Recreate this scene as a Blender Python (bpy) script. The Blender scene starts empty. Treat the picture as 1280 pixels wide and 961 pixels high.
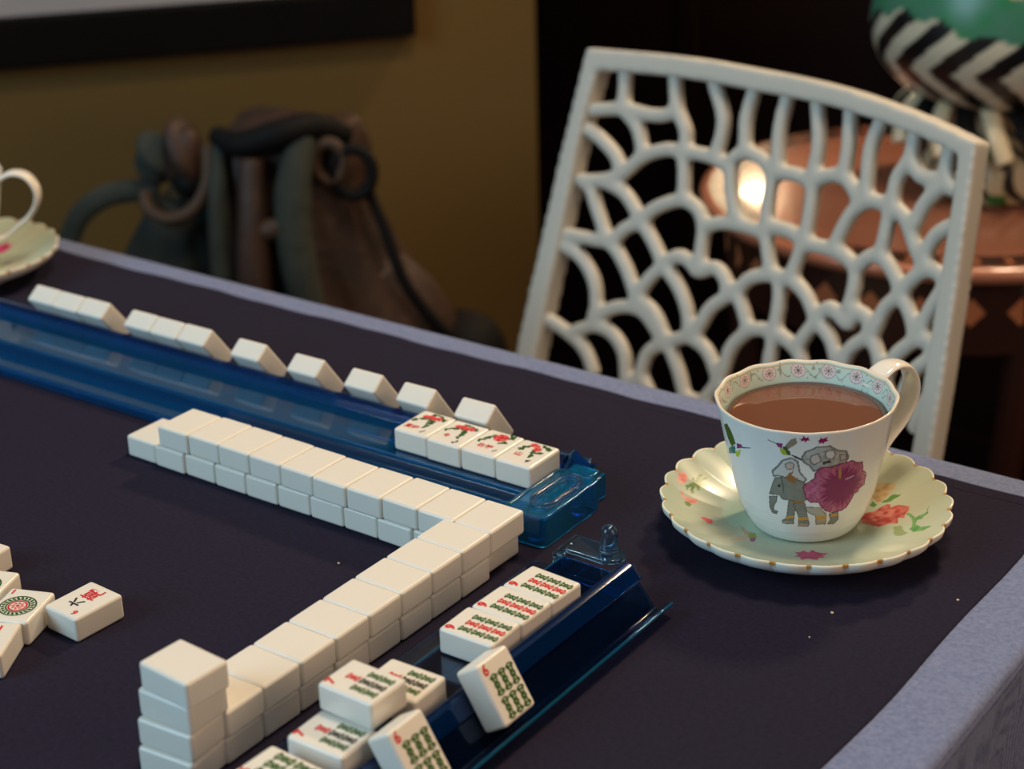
import bpy, bmesh, math, random
import numpy as np
from math import sin, cos, pi, radians
from mathutils import Vector, Matrix

# ------------------------------------------------------------------ units
# one unit u = the width of a mahjong tile = 23 mm; the table top is z = 0.75 m
U = 0.023
TOP = 0.75
def W(x, y, z=0.0):
    return Vector((x*U, y*U, TOP + z*U))
sc = bpy.context.scene
C = sc.collection

# ------------------------------------------------------------------ camera
cam_d = bpy.data.cameras.new('camera'); cam = bpy.data.objects.new('camera', cam_d); C.objects.link(cam)
CAM = Vector((19.7705, -27.5924, 18.8795))
pitch, roll, yaw = radians(23.5406), radians(-1.4256), radians(125.9834)
fwd = Vector((cos(yaw)*cos(pitch), sin(yaw)*cos(pitch), -sin(pitch)))
rgt = Vector((sin(yaw), -cos(yaw), 0)); upv = rgt.cross(fwd)
R_ = cos(roll)*rgt + sin(roll)*upv
U_ = -sin(roll)*rgt + cos(roll)*upv
cam.matrix_world = Matrix.Translation(W(*CAM)) @ Matrix((R_, U_, -fwd)).transposed().to_4x4()
cam_d.sensor_width = 36.0; cam_d.lens = 2207.62/1280*36
cam_d.clip_start = 0.02; cam_d.clip_end = 50
cam_d.dof.use_dof = True; cam_d.dof.focus_distance = 37.3*U; cam_d.dof.aperture_fstop = 7.6
sc.camera = cam

# ------------------------------------------------------------------ light
w = bpy.data.worlds.new('world'); sc.world = w; w.use_nodes = True
w.node_tree.nodes['Background'].inputs[0].default_value = (0.62, 0.72, 0.85, 1)
w.node_tree.nodes['Background'].inputs[1].default_value = 0.10
sc.view_settings.view_transform = 'Standard'; sc.view_settings.look = 'None'
sc.view_settings.gamma = 1.0; sc.view_settings.use_curve_mapping = False
sc.view_settings.exposure = 0.45
def lamp(name, kind, pos, target, power, col, size=0.3, size_y=None, spread=None):
    d = bpy.data.lights.new(name, kind); d.energy = power; d.color = col
    if kind == 'AREA':
        d.size = size
        if size_y: d.shape = 'RECTANGLE'; d.size_y = size_y
        if spread: d.spread = radians(spread)
    else:
        d.shadow_soft_size = size
    o = bpy.data.objects.new(name, d); C.objects.link(o)
    o.location = W(*pos); dr = W(*target)-W(*pos)
    o.rotation_euler = dr.to_track_quat('-Z', 'Y').to_euler()
    return o
lamp('window_light', 'AREA', (-45, -85, 50), (-2, 2, 0), 28, (0.52, 0.79, 1.0), 1.2, 1.4)
lamp('ceiling_light', 'AREA', (6, 10, 74), (0, 2, 0), 11, (1.0, 0.80, 0.58), 0.35)
lamp('far_ceiling_light', 'AREA', (-2, 66, 58), (0, 2, 0), 13, (1.0, 0.74, 0.48), 0.16)
lamp('side_lamp_light', 'AREA', (75, 6, 32), (2, 0, 0), 8, (1.0, 0.64, 0.38), 1.3)
for p in ((-44, 108, 74), (-30, 112, 74), (-58, 104, 74)):
    lamp('downlight', 'POINT', p, (0, 0, 0), 3.0, (1.0, 0.78, 0.5), 0.035)

# ------------------------------------------------------------------ materials
def lin(r, g, b):
    f = lambda c: (c/255/12.92) if c/255 <= 0.04045 else ((c/255+0.055)/1.055)**2.4
    return (f(r), f(g), f(b), 1.0)
def mat(name, col, rough=0.5, metal=0.0, trans=0.0, ior=1.45, coat=0.0, noise=None, bump=None, attr=None, sss=0.0, spec=None, emit=None):
    m = bpy.data.materials.new(name); m.use_nodes = True
    nt = m.node_tree; b = nt.nodes['Principled BSDF']; I = b.inputs
    I['Base Color'].default_value = col; I['Roughness'].default_value = rough; I['Metallic'].default_value = metal
    I['Transmission Weight'].default_value = trans; I['IOR'].default_value = ior; I['Coat Weight'].default_value = coat
    I['Coat Roughness'].default_value = 0.06
    if spec is not None: I['Specular IOR Level'].default_value = spec
    if sss: I['Subsurface Weight'].default_value = sss; I['Subsurface Radius'].default_value = (0.004, 0.003, 0.002); I['Subsurface Scale'].default_value = 0.5
    if emit: I['Emission Color'].default_value = emit[0]; I['Emission Strength'].default_value = emit[1]
    tc = nt.nodes.new('ShaderNodeTexCoord')
    if noise:   # (scale, colour2, low, high, detail)
        n = nt.nodes.new('ShaderNodeTexNoise'); n.inputs['Scale'].default_value = noise[0]; n.inputs['Detail'].default_value = noise[4] if len(noise) > 4 else 4
        r = nt.nodes.new('ShaderNodeValToRGB'); r.color_ramp.elements[0].position = noise[2]; r.color_ramp.elements[1].position = noise[3]
        r.color_ramp.elements[0].color = col; r.color_ramp.elements[1].color = noise[1]
        nt.links.new(tc.outputs['Object'], n.inputs['Vector']); nt.links.new(n.outputs['Fac'], r.inputs['Fac']); nt.links.new(r.outputs['Color'], I['Base Color'])
    if attr:
        a = nt.nodes.new('ShaderNodeAttribute'); a.attribute_name = attr; nt.links.new(a.outputs['Color'], I['Base Color'])
    if bump:    # list of (scale, strength, distance)
        prev = None
        for s, st, di in bump:
            n = nt.nodes.new('ShaderNodeTexNoise'); n.inputs['Scale'].default_value = s; n.inputs['Detail'].default_value = 3
            nt.links.new(tc.outputs['Object'], n.inputs['Vector'])
            bp = nt.nodes.new('ShaderNodeBump'); bp.inputs['Strength'].default_value = st; bp.inputs['Distance'].default_value = di
            nt.links.new(n.outputs['Fac'], bp.inputs['Height'])
            if prev: nt.links.new(prev.outputs['Normal'], bp.inputs['Normal'])
            prev = bp
        nt.links.new(prev.outputs['Normal'], I['Normal'])
    return m
def cloth_mat(name, c1, c2, scale, rough=0.9, sheen=0.0, big=0.15):
    m = mat(name, c1, rough, bump=[(14, big, 0.004)], spec=0.15)
    nt = m.node_tree; b = nt.nodes['Principled BSDF']; b.inputs['Sheen Weight'].default_value = sheen
    tc = nt.nodes['Texture Coordinate']
    waves = []
    for ax in ('X', 'Y'):
        wv = nt.nodes.new('ShaderNodeTexWave'); wv.bands_direction = ax; wv.inputs['Scale'].default_value = scale
        wv.inputs['Distortion'].default_value = 1.5; wv.inputs['Detail'].default_value = 2
        nt.links.new(tc.outputs['Object'], wv.inputs['Vector']); waves.append(wv)
    mx = nt.nodes.new('ShaderNodeMath'); mx.operation = 'MULTIPLY'
    nt.links.new(waves[0].outputs['Fac'], mx.inputs[0]); nt.links.new(waves[1].outputs['Fac'], mx.inputs[1])
    n = nt.nodes.new('ShaderNodeTexNoise'); n.inputs['Scale'].default_value = 420; n.inputs['Detail'].default_value = 3
    nt.links.new(tc.outputs['Object'], n.inputs['Vector'])
    ad = nt.nodes.new('ShaderNodeMath'); ad.operation = 'ADD'
    nt.links.new(mx.outputs[0], ad.inputs[0]); nt.links.new(n.outputs['Fac'], ad.inputs[1])
    r = nt.nodes.new('ShaderNodeValToRGB'); r.color_ramp.elements[0].position = 0.35; r.color_ramp.elements[1].position = 1.1
    r.color_ramp.elements[0].color = c1; r.color_ramp.elements[1].color = c2
    nt.links.new(ad.outputs[0], r.inputs['Fac']); nt.links.new(r.outputs['Color'], b.inputs['Base Color'])
    return m
M = {}
M['ivory'] = mat('ivory_tile', lin(232, 226, 212), 0.28, sss=0.12, coat=0.15)
M['green'] = mat('green_ink', lin(40, 84, 24), 0.5)
M['lime'] = mat('light_green_ink', lin(92, 124, 40), 0.5)
M['red'] = mat('red_ink', lin(206, 36, 40), 0.5)
M['pink'] = mat('pink_ink', lin(224, 96, 92), 0.5)
M['black'] = mat('black_ink', lin(26, 22, 26), 0.5)
M['paleink'] = mat('pale_ink_gap', lin(206, 206, 176), 0.5)
M['blue'] = mat('blue_acrylic', (0.03, 0.42, 0.92, 1), 0.04, trans=0.935, ior=1.45)
M['deepblue'] = mat('deep_blue_acrylic', (0.01, 0.12, 0.45, 1), 0.08, trans=0.92, ior=1.45)
M['clearblue'] = mat('pale_blue_acrylic', (0.36, 0.62, 0.84, 1), 0.04, trans=0.98, ior=1.45)
M['nearblue'] = mat('dark_clear_blue_acrylic', (0.07, 0.26, 0.62, 1), 0.04, trans=0.988, ior=1.45)
M['cream'] = mat('cream_glaze', lin(226, 208, 168), 0.25, coat=0.3)
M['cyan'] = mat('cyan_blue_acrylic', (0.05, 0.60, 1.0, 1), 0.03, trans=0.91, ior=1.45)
M['overlay'] = cloth_mat('navy_cloth', lin(27, 24, 38), lin(41, 37, 54), 900, 0.95)
M['chambray'] = cloth_mat('chambray_cloth', lin(92, 102, 134), lin(132, 141, 170), 620, 0.95, big=0.35)
M['china'] = mat('painted_china', lin(235, 235, 228), 0.26, attr='Col', coat=0.05, spec=0.35)
M['china_white'] = mat('cream_china', lin(238, 230, 214), 0.12, coat=0.6)
M['tea'] = mat('milky_tea', lin(116, 76, 58), 0.05, coat=0.3)
M['teaedge'] = mat('thin_tea_at_rim', lin(92, 44, 14), 0.05, coat=0.3)
M['gold'] = mat('gold_paint', lin(220, 160, 70), 0.25, metal=1.0)
M['chair'] = mat('white_moulded_plastic', lin(200, 193, 178), 0.5)
M['wall'] = mat('ochre_wall_paint', lin(104, 76, 29), 0.85, noise=(1.2, lin(92, 71, 29), 0.3, 0.7), bump=[(120, 0.1, 0.002)])
M['darkwall'] = mat('dark_brown_panelling', lin(18, 6, 5), 0.6, noise=(3, lin(12, 4, 4), 0.3, 0.7), spec=0.08)
M['floor'] = mat('dark_wood_floor', lin(46, 28, 18), 0.5, noise=(6, lin(32, 20, 13), 0.3, 0.7))
M['blackwood'] = mat('black_frame_wood', lin(9, 8, 7), 0.6, noise=(20, lin(14, 11, 9), 0.3, 0.7), spec=0.1)
M['paper'] = mat('pale_grey_paper', lin(160, 154, 152), 0.8, noise=(4, lin(148, 142, 142), 0.3, 0.7))
M['copper'] = mat('polished_reddish_wood', lin(184, 118, 90), 0.24, noise=(9, lin(164, 102, 76), 0.3, 0.7), coat=0.5)
M['inlay_dark'] = mat('dark_inlay_wood', lin(52, 24, 16), 0.35)
M['inlay_light'] = mat('light_inlay_wood', lin(186, 112, 72), 0.35)
M['vase'] = mat('painted_ceramic', (1, 1, 1, 1), 0.3, attr='Col')
M['leather'] = mat('brown_leather', lin(66, 42, 26), 0.6, noise=(14, lin(34, 22, 15), 0.3, 0.65), bump=[(30, 0.4, 0.01)])
M['teal'] = mat('grey_teal_suede', lin(54, 57, 47), 0.85, noise=(18, lin(34, 38, 33), 0.3, 0.7), bump=[(40, 0.3, 0.01)])
M['blackleather'] = mat('black_leather', lin(13, 11, 10), 0.7, spec=0.2)
M['tan'] = mat('tan_strap', lin(78, 56, 36), 0.65, noise=(20, lin(58, 40, 26), 0.3, 0.7))
M['stool'] = mat('walnut_wood', lin(60, 38, 24), 0.5, noise=(20, lin(44, 28, 18), 0.3, 0.7))
M['crumb'] = mat('pale_crumb', lin(226, 204, 160), 0.8)
M['globe'] = mat('lit_glass_globe', (1, .8, .5, 1), 0.4, emit=((1.0, 0.72, 0.42, 1), 60))
M['brass'] = mat('brass', lin(150, 110, 50), 0.3, metal=1.0)

# ------------------------------------------------------------------ helpers
def mesh(name, V, F, m, mats=None, fmat=None, smooth=True):
    me = bpy.data.meshes.new(name)
    me.from_pydata([tuple(c*U for c in v) for v in V], [], [tuple(int(i) for i in f) for f in F])
    for q in (mats or [m]): me.materials.append(q)
    if fmat is not None: me.polygons.foreach_set('material_index', np.array(fmat, dtype=np.int32))
    me.polygons.foreach_set('use_smooth', np.full(len(me.polygons), bool(smooth)))
    me.update(); return me
def link(name, me, parent=None, loc=None, rot=None, raw=False):
    o = bpy.data.objects.new(name, me); C.objects.link(o)
    if parent is not None:
        o.parent = parent
        if loc is not None: o.location = Vector(loc)*U
    else:
        o.location = W(*(loc or (0, 0, 0)))
    if rot is not None: o.rotation_euler = rot
    return o
def tag(o, label=None, cat=None, group=None, kind=None):
    if label: o['label'] = label
    if cat: o['category'] = cat
    if group: o['group'] = group
    if kind: o['kind'] = kind
    return o
def empty(name, loc, rot=(0, 0, 0)):
    o = bpy.data.objects.new(name, None); C.objects.link(o); o.location = W(*loc); o.rotation_euler = rot
    o.empty_display_size = 0.01
    return o
def fix_normals(me):
    bm = bmesh.new(); bm.from_mesh(me); bmesh.ops.recalc_face_normals(bm, faces=bm.faces); bm.to_mesh(me); bm.free(); return me
class MB:
    def __init__(s): s.V = []; s.F = []; s.m = []
    def add(s, V, F, mi=0):
        n = len(s.V); s.V += [tuple(v) for v in V]; s.F += [tuple(i+n for i in f) for f in F]; s.m += [mi]*len(F); return s
    def box(s, x0, x1, y0, y1, z0, z1, mi=0):
        return s.add([(x0,y0,z0),(x1,y0,z0),(x1,y1,z0),(x0,y1,z0),(x0,y0,z1),(x1,y0,z1),(x1,y1,z1),(x0,y1,z1)],
                     [(0,3,2,1),(4,5,6,7),(0,1,5,4),(1,2,6,5),(2,3,7,6),(3,0,4,7)], mi)
    def prism(s, poly, z0, z1, mi=0):
        n = len(poly); a = sum(poly[i][0]*poly[(i+1)%n][1]-poly[(i+1)%n][0]*poly[i][1] for i in range(n))
        if a < 0: poly = poly[::-1]
        V = [(x,y,z0) for x,y in poly]+[(x,y,z1) for x,y in poly]
        F = [tuple(range(n-1,-1,-1)), tuple(range(n,2*n))]+[(i,(i+1)%n,(i+1)%n+n,i+n) for i in range(n)]
        return s.add(V, F, mi)
    def tube(s, P, r, n=8, mi=0, closed=False, flat=None):
        P = [Vector(p) for p in P]; k = len(P); rr = r if isinstance(r, (list, tuple)) else [r]*k
        V = []; ref = None
        for i in range(k):
            t = (P[(i+1)%k]-P[i-1]) if closed else (P[min(i+1,k-1)]-P[max(i-1,0)])
            t.normalize()
            if ref is None: ref = Vector((0,0,1)) if abs(t.z) < .9 else Vector((1,0,0))
            a = (ref-t*ref.dot(t)).normalized(); ref = a; b = t.cross(a)
            fa, fb = flat or (1, 1)
            for j in range(n):
                q = 2*pi*j/n; V.append(P[i]+a*cos(q)*rr[i]*fa+b*sin(q)*rr[i]*fb)
        F = []
        for i in range(k if closed else k-1):
            i2 = (i+1)%k
            for j in range(n): F.append((i*n+j, i*n+(j+1)%n, i2*n+(j+1)%n, i2*n+j))
        if not closed: F += [tuple(range(n-1,-1,-1)), tuple(range((k-1)*n, k*n))]
        return s.add(V, F, mi)
    def lathe(s, prof, n=32, mi=0, cx=0, cy=0, cap=True):
        V = []; k = len(prof)
        for r, z in prof:
            for j in range(n): q = 2*pi*j/n; V.append((cx+r*cos(q), cy+r*sin(q), z))
        F = [(i*n+j, i*n+(j+1)%n, (i+1)*n+(j+1)%n, (i+1)*n+j) for i in range(k-1) for j in range(n)]
        if cap: F += [tuple(range(n-1,-1,-1)), tuple(range((k-1)*n, k*n))]
        return s.add(V, F, mi)
    def ell(s, c, r, n=20, k=12, mi=0, fn=None):
        V = []; 
        for i in range(k+1):
            t = pi*i/k
            for j in range(n):
                q = 2*pi*j/n; v = Vector((sin(t)*cos(q), sin(t)*sin(q), cos(t)))
                f = fn(v) if fn else 1
                V.append((c[0]+v.x*r[0]*f, c[1]+v.y*r[1]*f, c[2]+v.z*r[2]*f))
        F = [((i+1)*n+j, (i+1)*n+(j+1)%n, i*n+(j+1)%n, i*n+j) for i in range(k) for j in range(n)]
        return s.add(V, F, mi)
    def mesh(s, name, mats, smooth=True): 
        mats = mats if isinstance(mats, list) else [mats]
        return fix_normals(mesh(name, s.V, s.F, None, mats, s.m, smooth))
def spline(P, n=6, closed=False):
    P = [Vector(p) for p in P]; out = []; k = len(P)
    for i in range(k if closed else k-1):
        if closed: a, b, c, d = P[i-1], P[i], P[(i+1)%k], P[(i+2)%k]
        else: a, b, c, d = P[max(i-1,0)], P[i], P[i+1], P[min(i+2,k-1)]
        for j in range(n):
            t = j/n; out.append(0.5*((2*b)+(c-a)*t+(2*a-5*b+4*c-d)*t*t+(3*b-a-3*c+d)*t**3))
    if not closed: out.append(P[-1])
    return out
def bevel(me, off, seg=2, ang=30):
    bm = bmesh.new(); bm.from_mesh(me)
    bmesh.ops.remove_doubles(bm, verts=bm.verts, dist=1e-7)
    E_ = [e for e in bm.edges if len(e.link_faces) == 2 and e.calc_face_angle(0) > radians(ang)]
    bmesh.ops.bevel(bm, geom=E_, offset=off*U, segments=seg, profile=0.5, affect='EDGES', clamp_overlap=True)
    bm.to_mesh(me); bm.free(); return me
def wn(o):
    m = o.modifiers.new('weighted_normal', 'WEIGHTED_NORMAL'); m.keep_sharp = False; m.weight = 100; return o

# ================================================================== setting
# floor
b = MB(); b.box(-160, 130, -110, 140, -33.6, -32.6); tag(link('floor', b.mesh('floor', M['floor'], False)), kind='structure')
# ochre wall behind the bag (runs obliquely) and the dark panelled wall behind the chair
WP = Vector((-48.05, 25.35, 0)); WE = Vector((0.630, 0.7765, 0)); WN = Vector((0.7765, -0.630, 0))   # WN points into the room
def wp(s, z, d=0.0): v = WP + WE*s + WN*d; return (v.x, v.y, z)
def wall_box(bld, s0, s1, z0, z1, d0, d1, mi=0):
    V = [wp(s, z, d) for z in (z0, z1) for s, d in ((s0, d0), (s1, d0), (s1, d1), (s0, d1))]
    bld.add(V, [(0,3,2,1),(4,5,6,7),(0,1,5,4),(1,2,6,5),(2,3,7,6),(3,0,4,7)], mi)
b = MB(); wall_box(b, -75, 26.3, -32.6, 78, -4, 0); tag(link('wall_left', b.mesh('wall_left', M['wall'], False)), kind='structure')
b = MB(); b.box(-60, 110, 70, 73, -32.6, 78)
tag(link('wall_back', b.mesh('wall_back', M['darkwall'], False)), kind='structure')
for i, x in enumerate(range(-52, 70, 15)):
    b = MB(); b.box(x, x+1.4, 69.4, 69.99, -32.6, 78)
    tag(link('trim_%d' % (i+1), bevel(b.mesh('trim', M['darkwall'], False), .2, 2)), kind='structure')
b = MB(); b.box(-60, 110, 69.1, 69.39, -32.6, -28.5)
tag(link('baseboard_back', b.mesh('baseboard', M['darkwall'], False)), kind='structure')

# ================================================================== table
t = empty('dining_table', (-14, -11, -32.6)); tag(t, 'dining table hidden under the chambray tablecloth', 'table')
b = MB(); b.box(-27.5, 24.0, -20.8, 20.1, 31.2, 32.45); link('tabletop', bevel(b.mesh('tabletop', M['stool'], False), .15), t)
for sx in (-25.5, 22.0):
    for sy in (-18.8, 18.0):
        b = MB(); b.prism([(sx-.9,sy-.9),(sx+.9,sy-.9),(sx+.9,sy+.9),(sx-.9,sy+.9)], 0, 31.2)
        link('leg', bevel(b.mesh('leg', M['stool'], False), .15), t)
# tablecloth: a rounded top with hanging sides in soft folds
x0, x1, y0, y1 = -42.0, 10.42, -32.0, 9.5
def ring(off, z, fold):
    P = []; r = .25+off; n = 90
    def edge(ax, ay, bx, by, nx, ny):
        for i in range(n):
            s = i/n; f = fold*(.35*sin(s*41+ax)+.25*sin(s*83+by*2))
            P.append((ax+(bx-ax)*s+nx*(off+f), ay+(by-ay)*s+ny*(off+f), z))
    edge(x0, y0, x1, y0, 0, -1); edge(x1, y0, x1, y1, 1, 0); edge(x1, y1, x0, y1, 0, 1); edge(x0, y1, x0, y0, -1, 0)
    return P
rings = [ring(-.3, -.03, 0), ring(-.16, -.035, 0), ring(-.06, -.07, 0), ring(0, -.16, 0), ring(.03, -.4, 0), ring(.1, -2, .4), ring(.3, -6, 1), ring(.45, -12, 1.6)]
N = len(rings[0]); V = [p for r in rings for p in r]
F = [(i*N+(j+1)%N, i*N+j, (i+1)*N+j, (i+1)*N+(j+1)%N) for i in range(len(rings)-1) for j in range(N)]
F.append(tuple(range(N)))
me = mesh('tablecloth', V, F, M['chambray']); me.polygons[len(F)-1].use_smooth = False
tag(link('tablecloth', fix_normals(me)), 'light blue chambray tablecloth hanging over the table edges', 'tablecloth')
# navy overlay with stitched hem
def overlay_poly(d):
    P = []
    X1, Y1 = 8.95-d, 8.5-d
    pts = [(-34+d, -28+d)]
    for i in range(41): pts.append((8.15-d + (0.8)*min(1, (i/40*36.5)/30)**.7 + .04*sin(i*.9), -28+d + i/40*(Y1+28-d)))
    for i in range(1, 60): pts.append((X1-(X1+34-d)*i/60, Y1+.035*sin(i*.7)+.03*sin(i*1.9)))
    pts.append((-34+d, Y1))
    return pts
b = MB(); b.prism(overlay_poly(0), -.029, -.002); ov = b.mesh('navy_overlay', M['overlay'], False)
ovo = tag(link('overlay_cloth', ov), 'dark navy cloth square spread over the chambray tablecloth', 'cloth')
po, pi_ = overlay_poly(0.03), overlay_poly(.42); n = len(po)
b = MB(); b.add([(x,y,.004) for x,y in po]+[(x,y,.004) for x,y in pi_]+[(x,y,-.012) for x,y in po]+[(x,y,-.012) for x,y in pi_],
      [(i,(i+1)%n,(i+1)%n+n,i+n) for i in range(n)]+[(i+n,(i+1)%n+n,(i+1)%n+3*n,i+3*n) for i in range(n)]+[(i,(i+1)%n,(i+1)%n+2*n,i+2*n) for i in range(n)])
link('hem', b.mesh('hem', M['overlay'], False), ovo)

# ================================================================== mahjong tiles
TW, TL, TT = 0.993, 1.250, 0.565
b = MB(); b.box(-TW/2, TW/2, -TL/2, TL/2, -TT/2, TT/2)
tile_me = bevel(b.mesh('tile', M['ivory']), .075, 4)
LAY = 0.567
def tile(loc, rot, label, group, name='mahjong_tile'):
    o = link(name, tile_me, None, loc, rot); wn(o); tag(o, label, 'mahjong tile', group); return o
ordn = ['first','second','third','fourth','fifth','sixth','seventh','eighth','ninth','tenth','eleventh','twelfth']
rng = random.Random(3)
J = lambda a: rng.uniform(-a, a)
GW = 'blank backs of the two-layer tile wall'
for i in range(10):     # far arm, upper layer: from the corner (right) to the left
    dy = (0, 0, 0, -.02, -.04, -.03, 0, .02, .03, .0)[i]
    pos = 'the corner tile' if i == 0 else '%s from the right' % ordn[i]
    tile((-(i+.5), -TL/2-.004+dy+J(.012), 1.5*LAY), (0, 0, J(.010)), 'blank upper-layer tile of the far wall arm, %s' % pos, GW)
for i in range(11):     # far arm, lower layer, stepped a fifth of a tile
    pos = 'out at the left end' if i == 10 else '%s from the right' % ordn[i]
    tile((-(i+.68), -TL/2+.01+J(.02), .5*LAY), (0, 0, J(.012)), 'blank lower-layer tile of the far wall arm, %s' % pos, GW)
for i in range(8):      # near arm, upper layer
    tile((-TL/2-.004+J(.012), -(TL+i*1.003+.5), 1.5*LAY), (0, 0, pi/2+J(.012)), 'blank upper-layer tile of the near wall arm, %s from the corner' % ordn[i], GW)
for i in range(8):
    tile((-TL/2+J(.015)-.03, -(1.29+i*1.003+.49), .5*LAY), (0, 0, pi/2+J(.012)), 'blank lower-layer tile of the near wall arm, %s from the corner' % ordn[i], GW)
for k, (x, y, r, nm) in enumerate([(-.66, -9.75, 95.8, 'bottom'), (-.655, -9.70, 94.9, 'second from the bottom'), (-.62, -9.64, 91.3, 'third from the bottom'), (-.50, -9.66, 86.8, 'topmost')]):
    tile((x, y, LAY*(k+.5)), (0, 0, radians(r)), 'blank ivory tile, %s of the four-high stack' % nm, GW)

# ---- printed faces (thin raised ink on local +z)
FZ = TT/2
def text_polys(s, size, bold=0.0):
    cu = bpy.data.curves.new('glyph', 'FONT'); cu.body = s; cu.size = 1; cu.offset = bold; cu.align_x = 'CENTER'; cu.resolution_u = 4
    o = bpy.data.objects.new('glyph', cu); C.objects.link(o)
    dg = bpy.context.evaluated_depsgraph_get(); me = bpy.data.meshes.new_from_object(o.evaluated_get(dg))
    V = [tuple(v.co) for v in me.vertices]; F = [tuple(p.vertices) for p in me.polygons]
    bpy.data.objects.remove(o); bpy.data.curves.remove(cu); bpy.data.meshes.remove(me)
    if not V: return [], []
    xs = [v[0] for v in V]; ys = [v[1] for v in V]; h = max(ys)-min(ys); cx = (max(xs)+min(xs))/2; cy = (max(ys)+min(ys))/2
    k = size/h
    return [((v[0]-cx)*k, (v[1]-cy)*k) for v in V], F
def put_text(bld, s, x, y, size, rot=0, mi=0, z=.006, sx=1.0, bold=0.012):
    V, F = text_polys(s, size, bold); c, q = cos(rot), sin(rot)
    bld.add([(x+(a*sx)*c-b_*q, y+(a*sx)*q+b_*c, FZ+z) for a, b_ in V], F, mi)
def poly(bld, P, z, mi=0):
    n = len(P); a = sum(P[i][0]*P[(i+1)%n][1]-P[(i+1)%n][0]*P[i][1] for i in range(n))
    if a < 0: P = P[::-1]
    bld.add([(x, y, FZ+z) for x, y in P], [tuple(range(n))], mi)
def oval(cx, cy, rx, ry, n=14, rot=0): return [(cx+rx*cos(2*pi*i/n)*cos(rot)-ry*sin(2*pi*i/n)*sin(rot), cy+rx*cos(2*pi*i/n)*sin(rot)+ry*sin(2*pi*i/n)*cos(rot)) for i in range(n)]
def bam(bld, x, y, w, h, mi, pale):     # one bamboo stick: bone outline with open pods
    half = []
    for i in range(25):
        t = -1+2*i/24; a = abs(t)
        r = .5*w*(.50+.46*math.exp(-((a-.74)/.20)**2)+.20*math.exp(-(a/.15)**2))
        if a > .80: r *= math.sqrt(max(.06, 1-((a-.80)/.205)**2))
        half.append((r, t*h/2))
    P = [(x+r, y+v) for r, v in half]+[(x-r, y+v) for r, v in half[::-1]]
    poly(bld, P, .004, mi)
    for s in (-1, 1):
        poly(bld, oval(x, y+s*h*.39, w*.17, h*.032), .007, pale); poly(bld, oval(x, y+s*h*.23, w*.075, h*.065), .007, pale)
        pass
    poly(bld, oval(x, y, w*.10, h*.02, 10), .007, pale)
INK = [M['green'], M['red'], M['black'], M['paleink'], M['lime'], M['pink']]
def face_bam(n):
    bld = MB()
    if n == 9:
        put_text(bld, '9', -.345, .44, .23, mi=1, bold=.045)
        for cx, mi in ((-.265, 0), (-.03, 1), (.20, 0)):
            for cy in (.15, -.15, -.45): bam(bld, cx, cy, .205, .285, mi, 3)
    if n == 7:
        put_text(bld, '7', -.30, .46, .22, mi=1, bold=.045)
        bam(bld, 0, .20, .205, .285, 1, 3)
        for cx, mi in ((-.235, 0), (0, 2), (.235, 0)):
            for cy in (-.10, -.39): bam(bld, cx, cy, .205, .285, mi, 3)
    if n == 6:
        put_text(bld, '6', -.33, .47, .23, mi=1, bold=.03)
        for cx in (-.21, .04, .29):
            for cy in (.12, -.34): bam(bld, cx, cy, .245, .43, 0, 3)
    return bld.mesh('bamboo_print', INK, False)
prints = {n: face_bam(n) for n in (6, 7, 9)}
bld = MB()      # six of characters
put_text(bld, '6', -.27, .45, .17, mi=1, bold=.03); put_text(bld, '\u516d', .03, .17, .30, mi=2, bold=.03); put_text(bld, '\u842c', .0, -.25, .42, mi=1, bold=.012)
prints['crak'] = bld.mesh('character_print', INK, False)
bld = MB()      # one dot
put_text(bld, '1', -.36, .45, .17, mi=1, bold=.03)
def annulus(bl, r0, r1, z, mi, n=40, cx=0, cy=-.06):
    V = [(cx+r*cos(2*pi*i/n), cy+r*sin(2*pi*i/n), FZ+z) for r in (r0, r1) for i in range(n)]
    bl.add(V, [(i, i+n, (i+1)%n+n, (i+1)%n) for i in range(n)], mi)
annulus(bld, .355, .39, .004, 0); annulus(bld, .22, .255, .004, 0)
for i in range(22): a = 2*pi*i/22; poly(bld, oval(.305*cos(a), -.06+.305*sin(a), .048, .030, 8, a+.5), .004, 0)
annulus(bld, .165, .205, .004, 1)
for i in range(8): a = 2*pi*i/8; poly(bld, oval(.10*cos(a), -.06+.10*sin(a), .05, .026, 8, a+.6), .004, 5)
poly(bld, oval(0, -.06, .04, .04), .004, 1)
prints['dot'] = bld.mesh('dot_print', INK, False)
def printed(loc, rot, pr, label, group):
    o = tile(loc, rot, label, group); pn = 'printed_face'
    link(pn, prints[pr], o, (0, 0, 0)); return o
R90 = pi/2
G9 = 'nine of bamboo tiles lying on the near rack'
for y, r, x, s in ((-2.48, 86.8, 2.15, 'farthest of the three, beside the peg end'), (-3.46, 88.5, 2.10, 'middle one of the three'), (-4.45, 91.2, 2.06, 'nearest of the three, behind the leaning six')):
    printed((x, y, .62+TT/2), (0, 0, radians(r)), 9, 'nine of bamboo tile, %s' % s, G9)
G7 = 'seven of bamboo tiles on the near rack'
printed((2.02, -8.72, .62+TT/2), (0, 0, radians(91.5)), 7, 'ivory seven of bamboo tile in front, under the raised seven', G7)
printed((2.00, -6.72, .62+TT/2), (0, 0, radians(92)), 7, 'ivory seven of bamboo tile behind, partly covered by the raised seven', G7)
printed((2.00, -7.83, .62+LAY+TT/2), (0, 0, radians(89.7)), 7, 'ivory seven of bamboo tile bridging on top of two others', G7)
printed((1.98, -10.05, .62+TT/2), (0, 0, radians(88)), 6, 'ivory bamboo tile at the very bottom edge, only its top corner showing', 'bamboo tiles on the near rack')
G6 = 'six of bamboo tiles leaning in the near rack'
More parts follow.
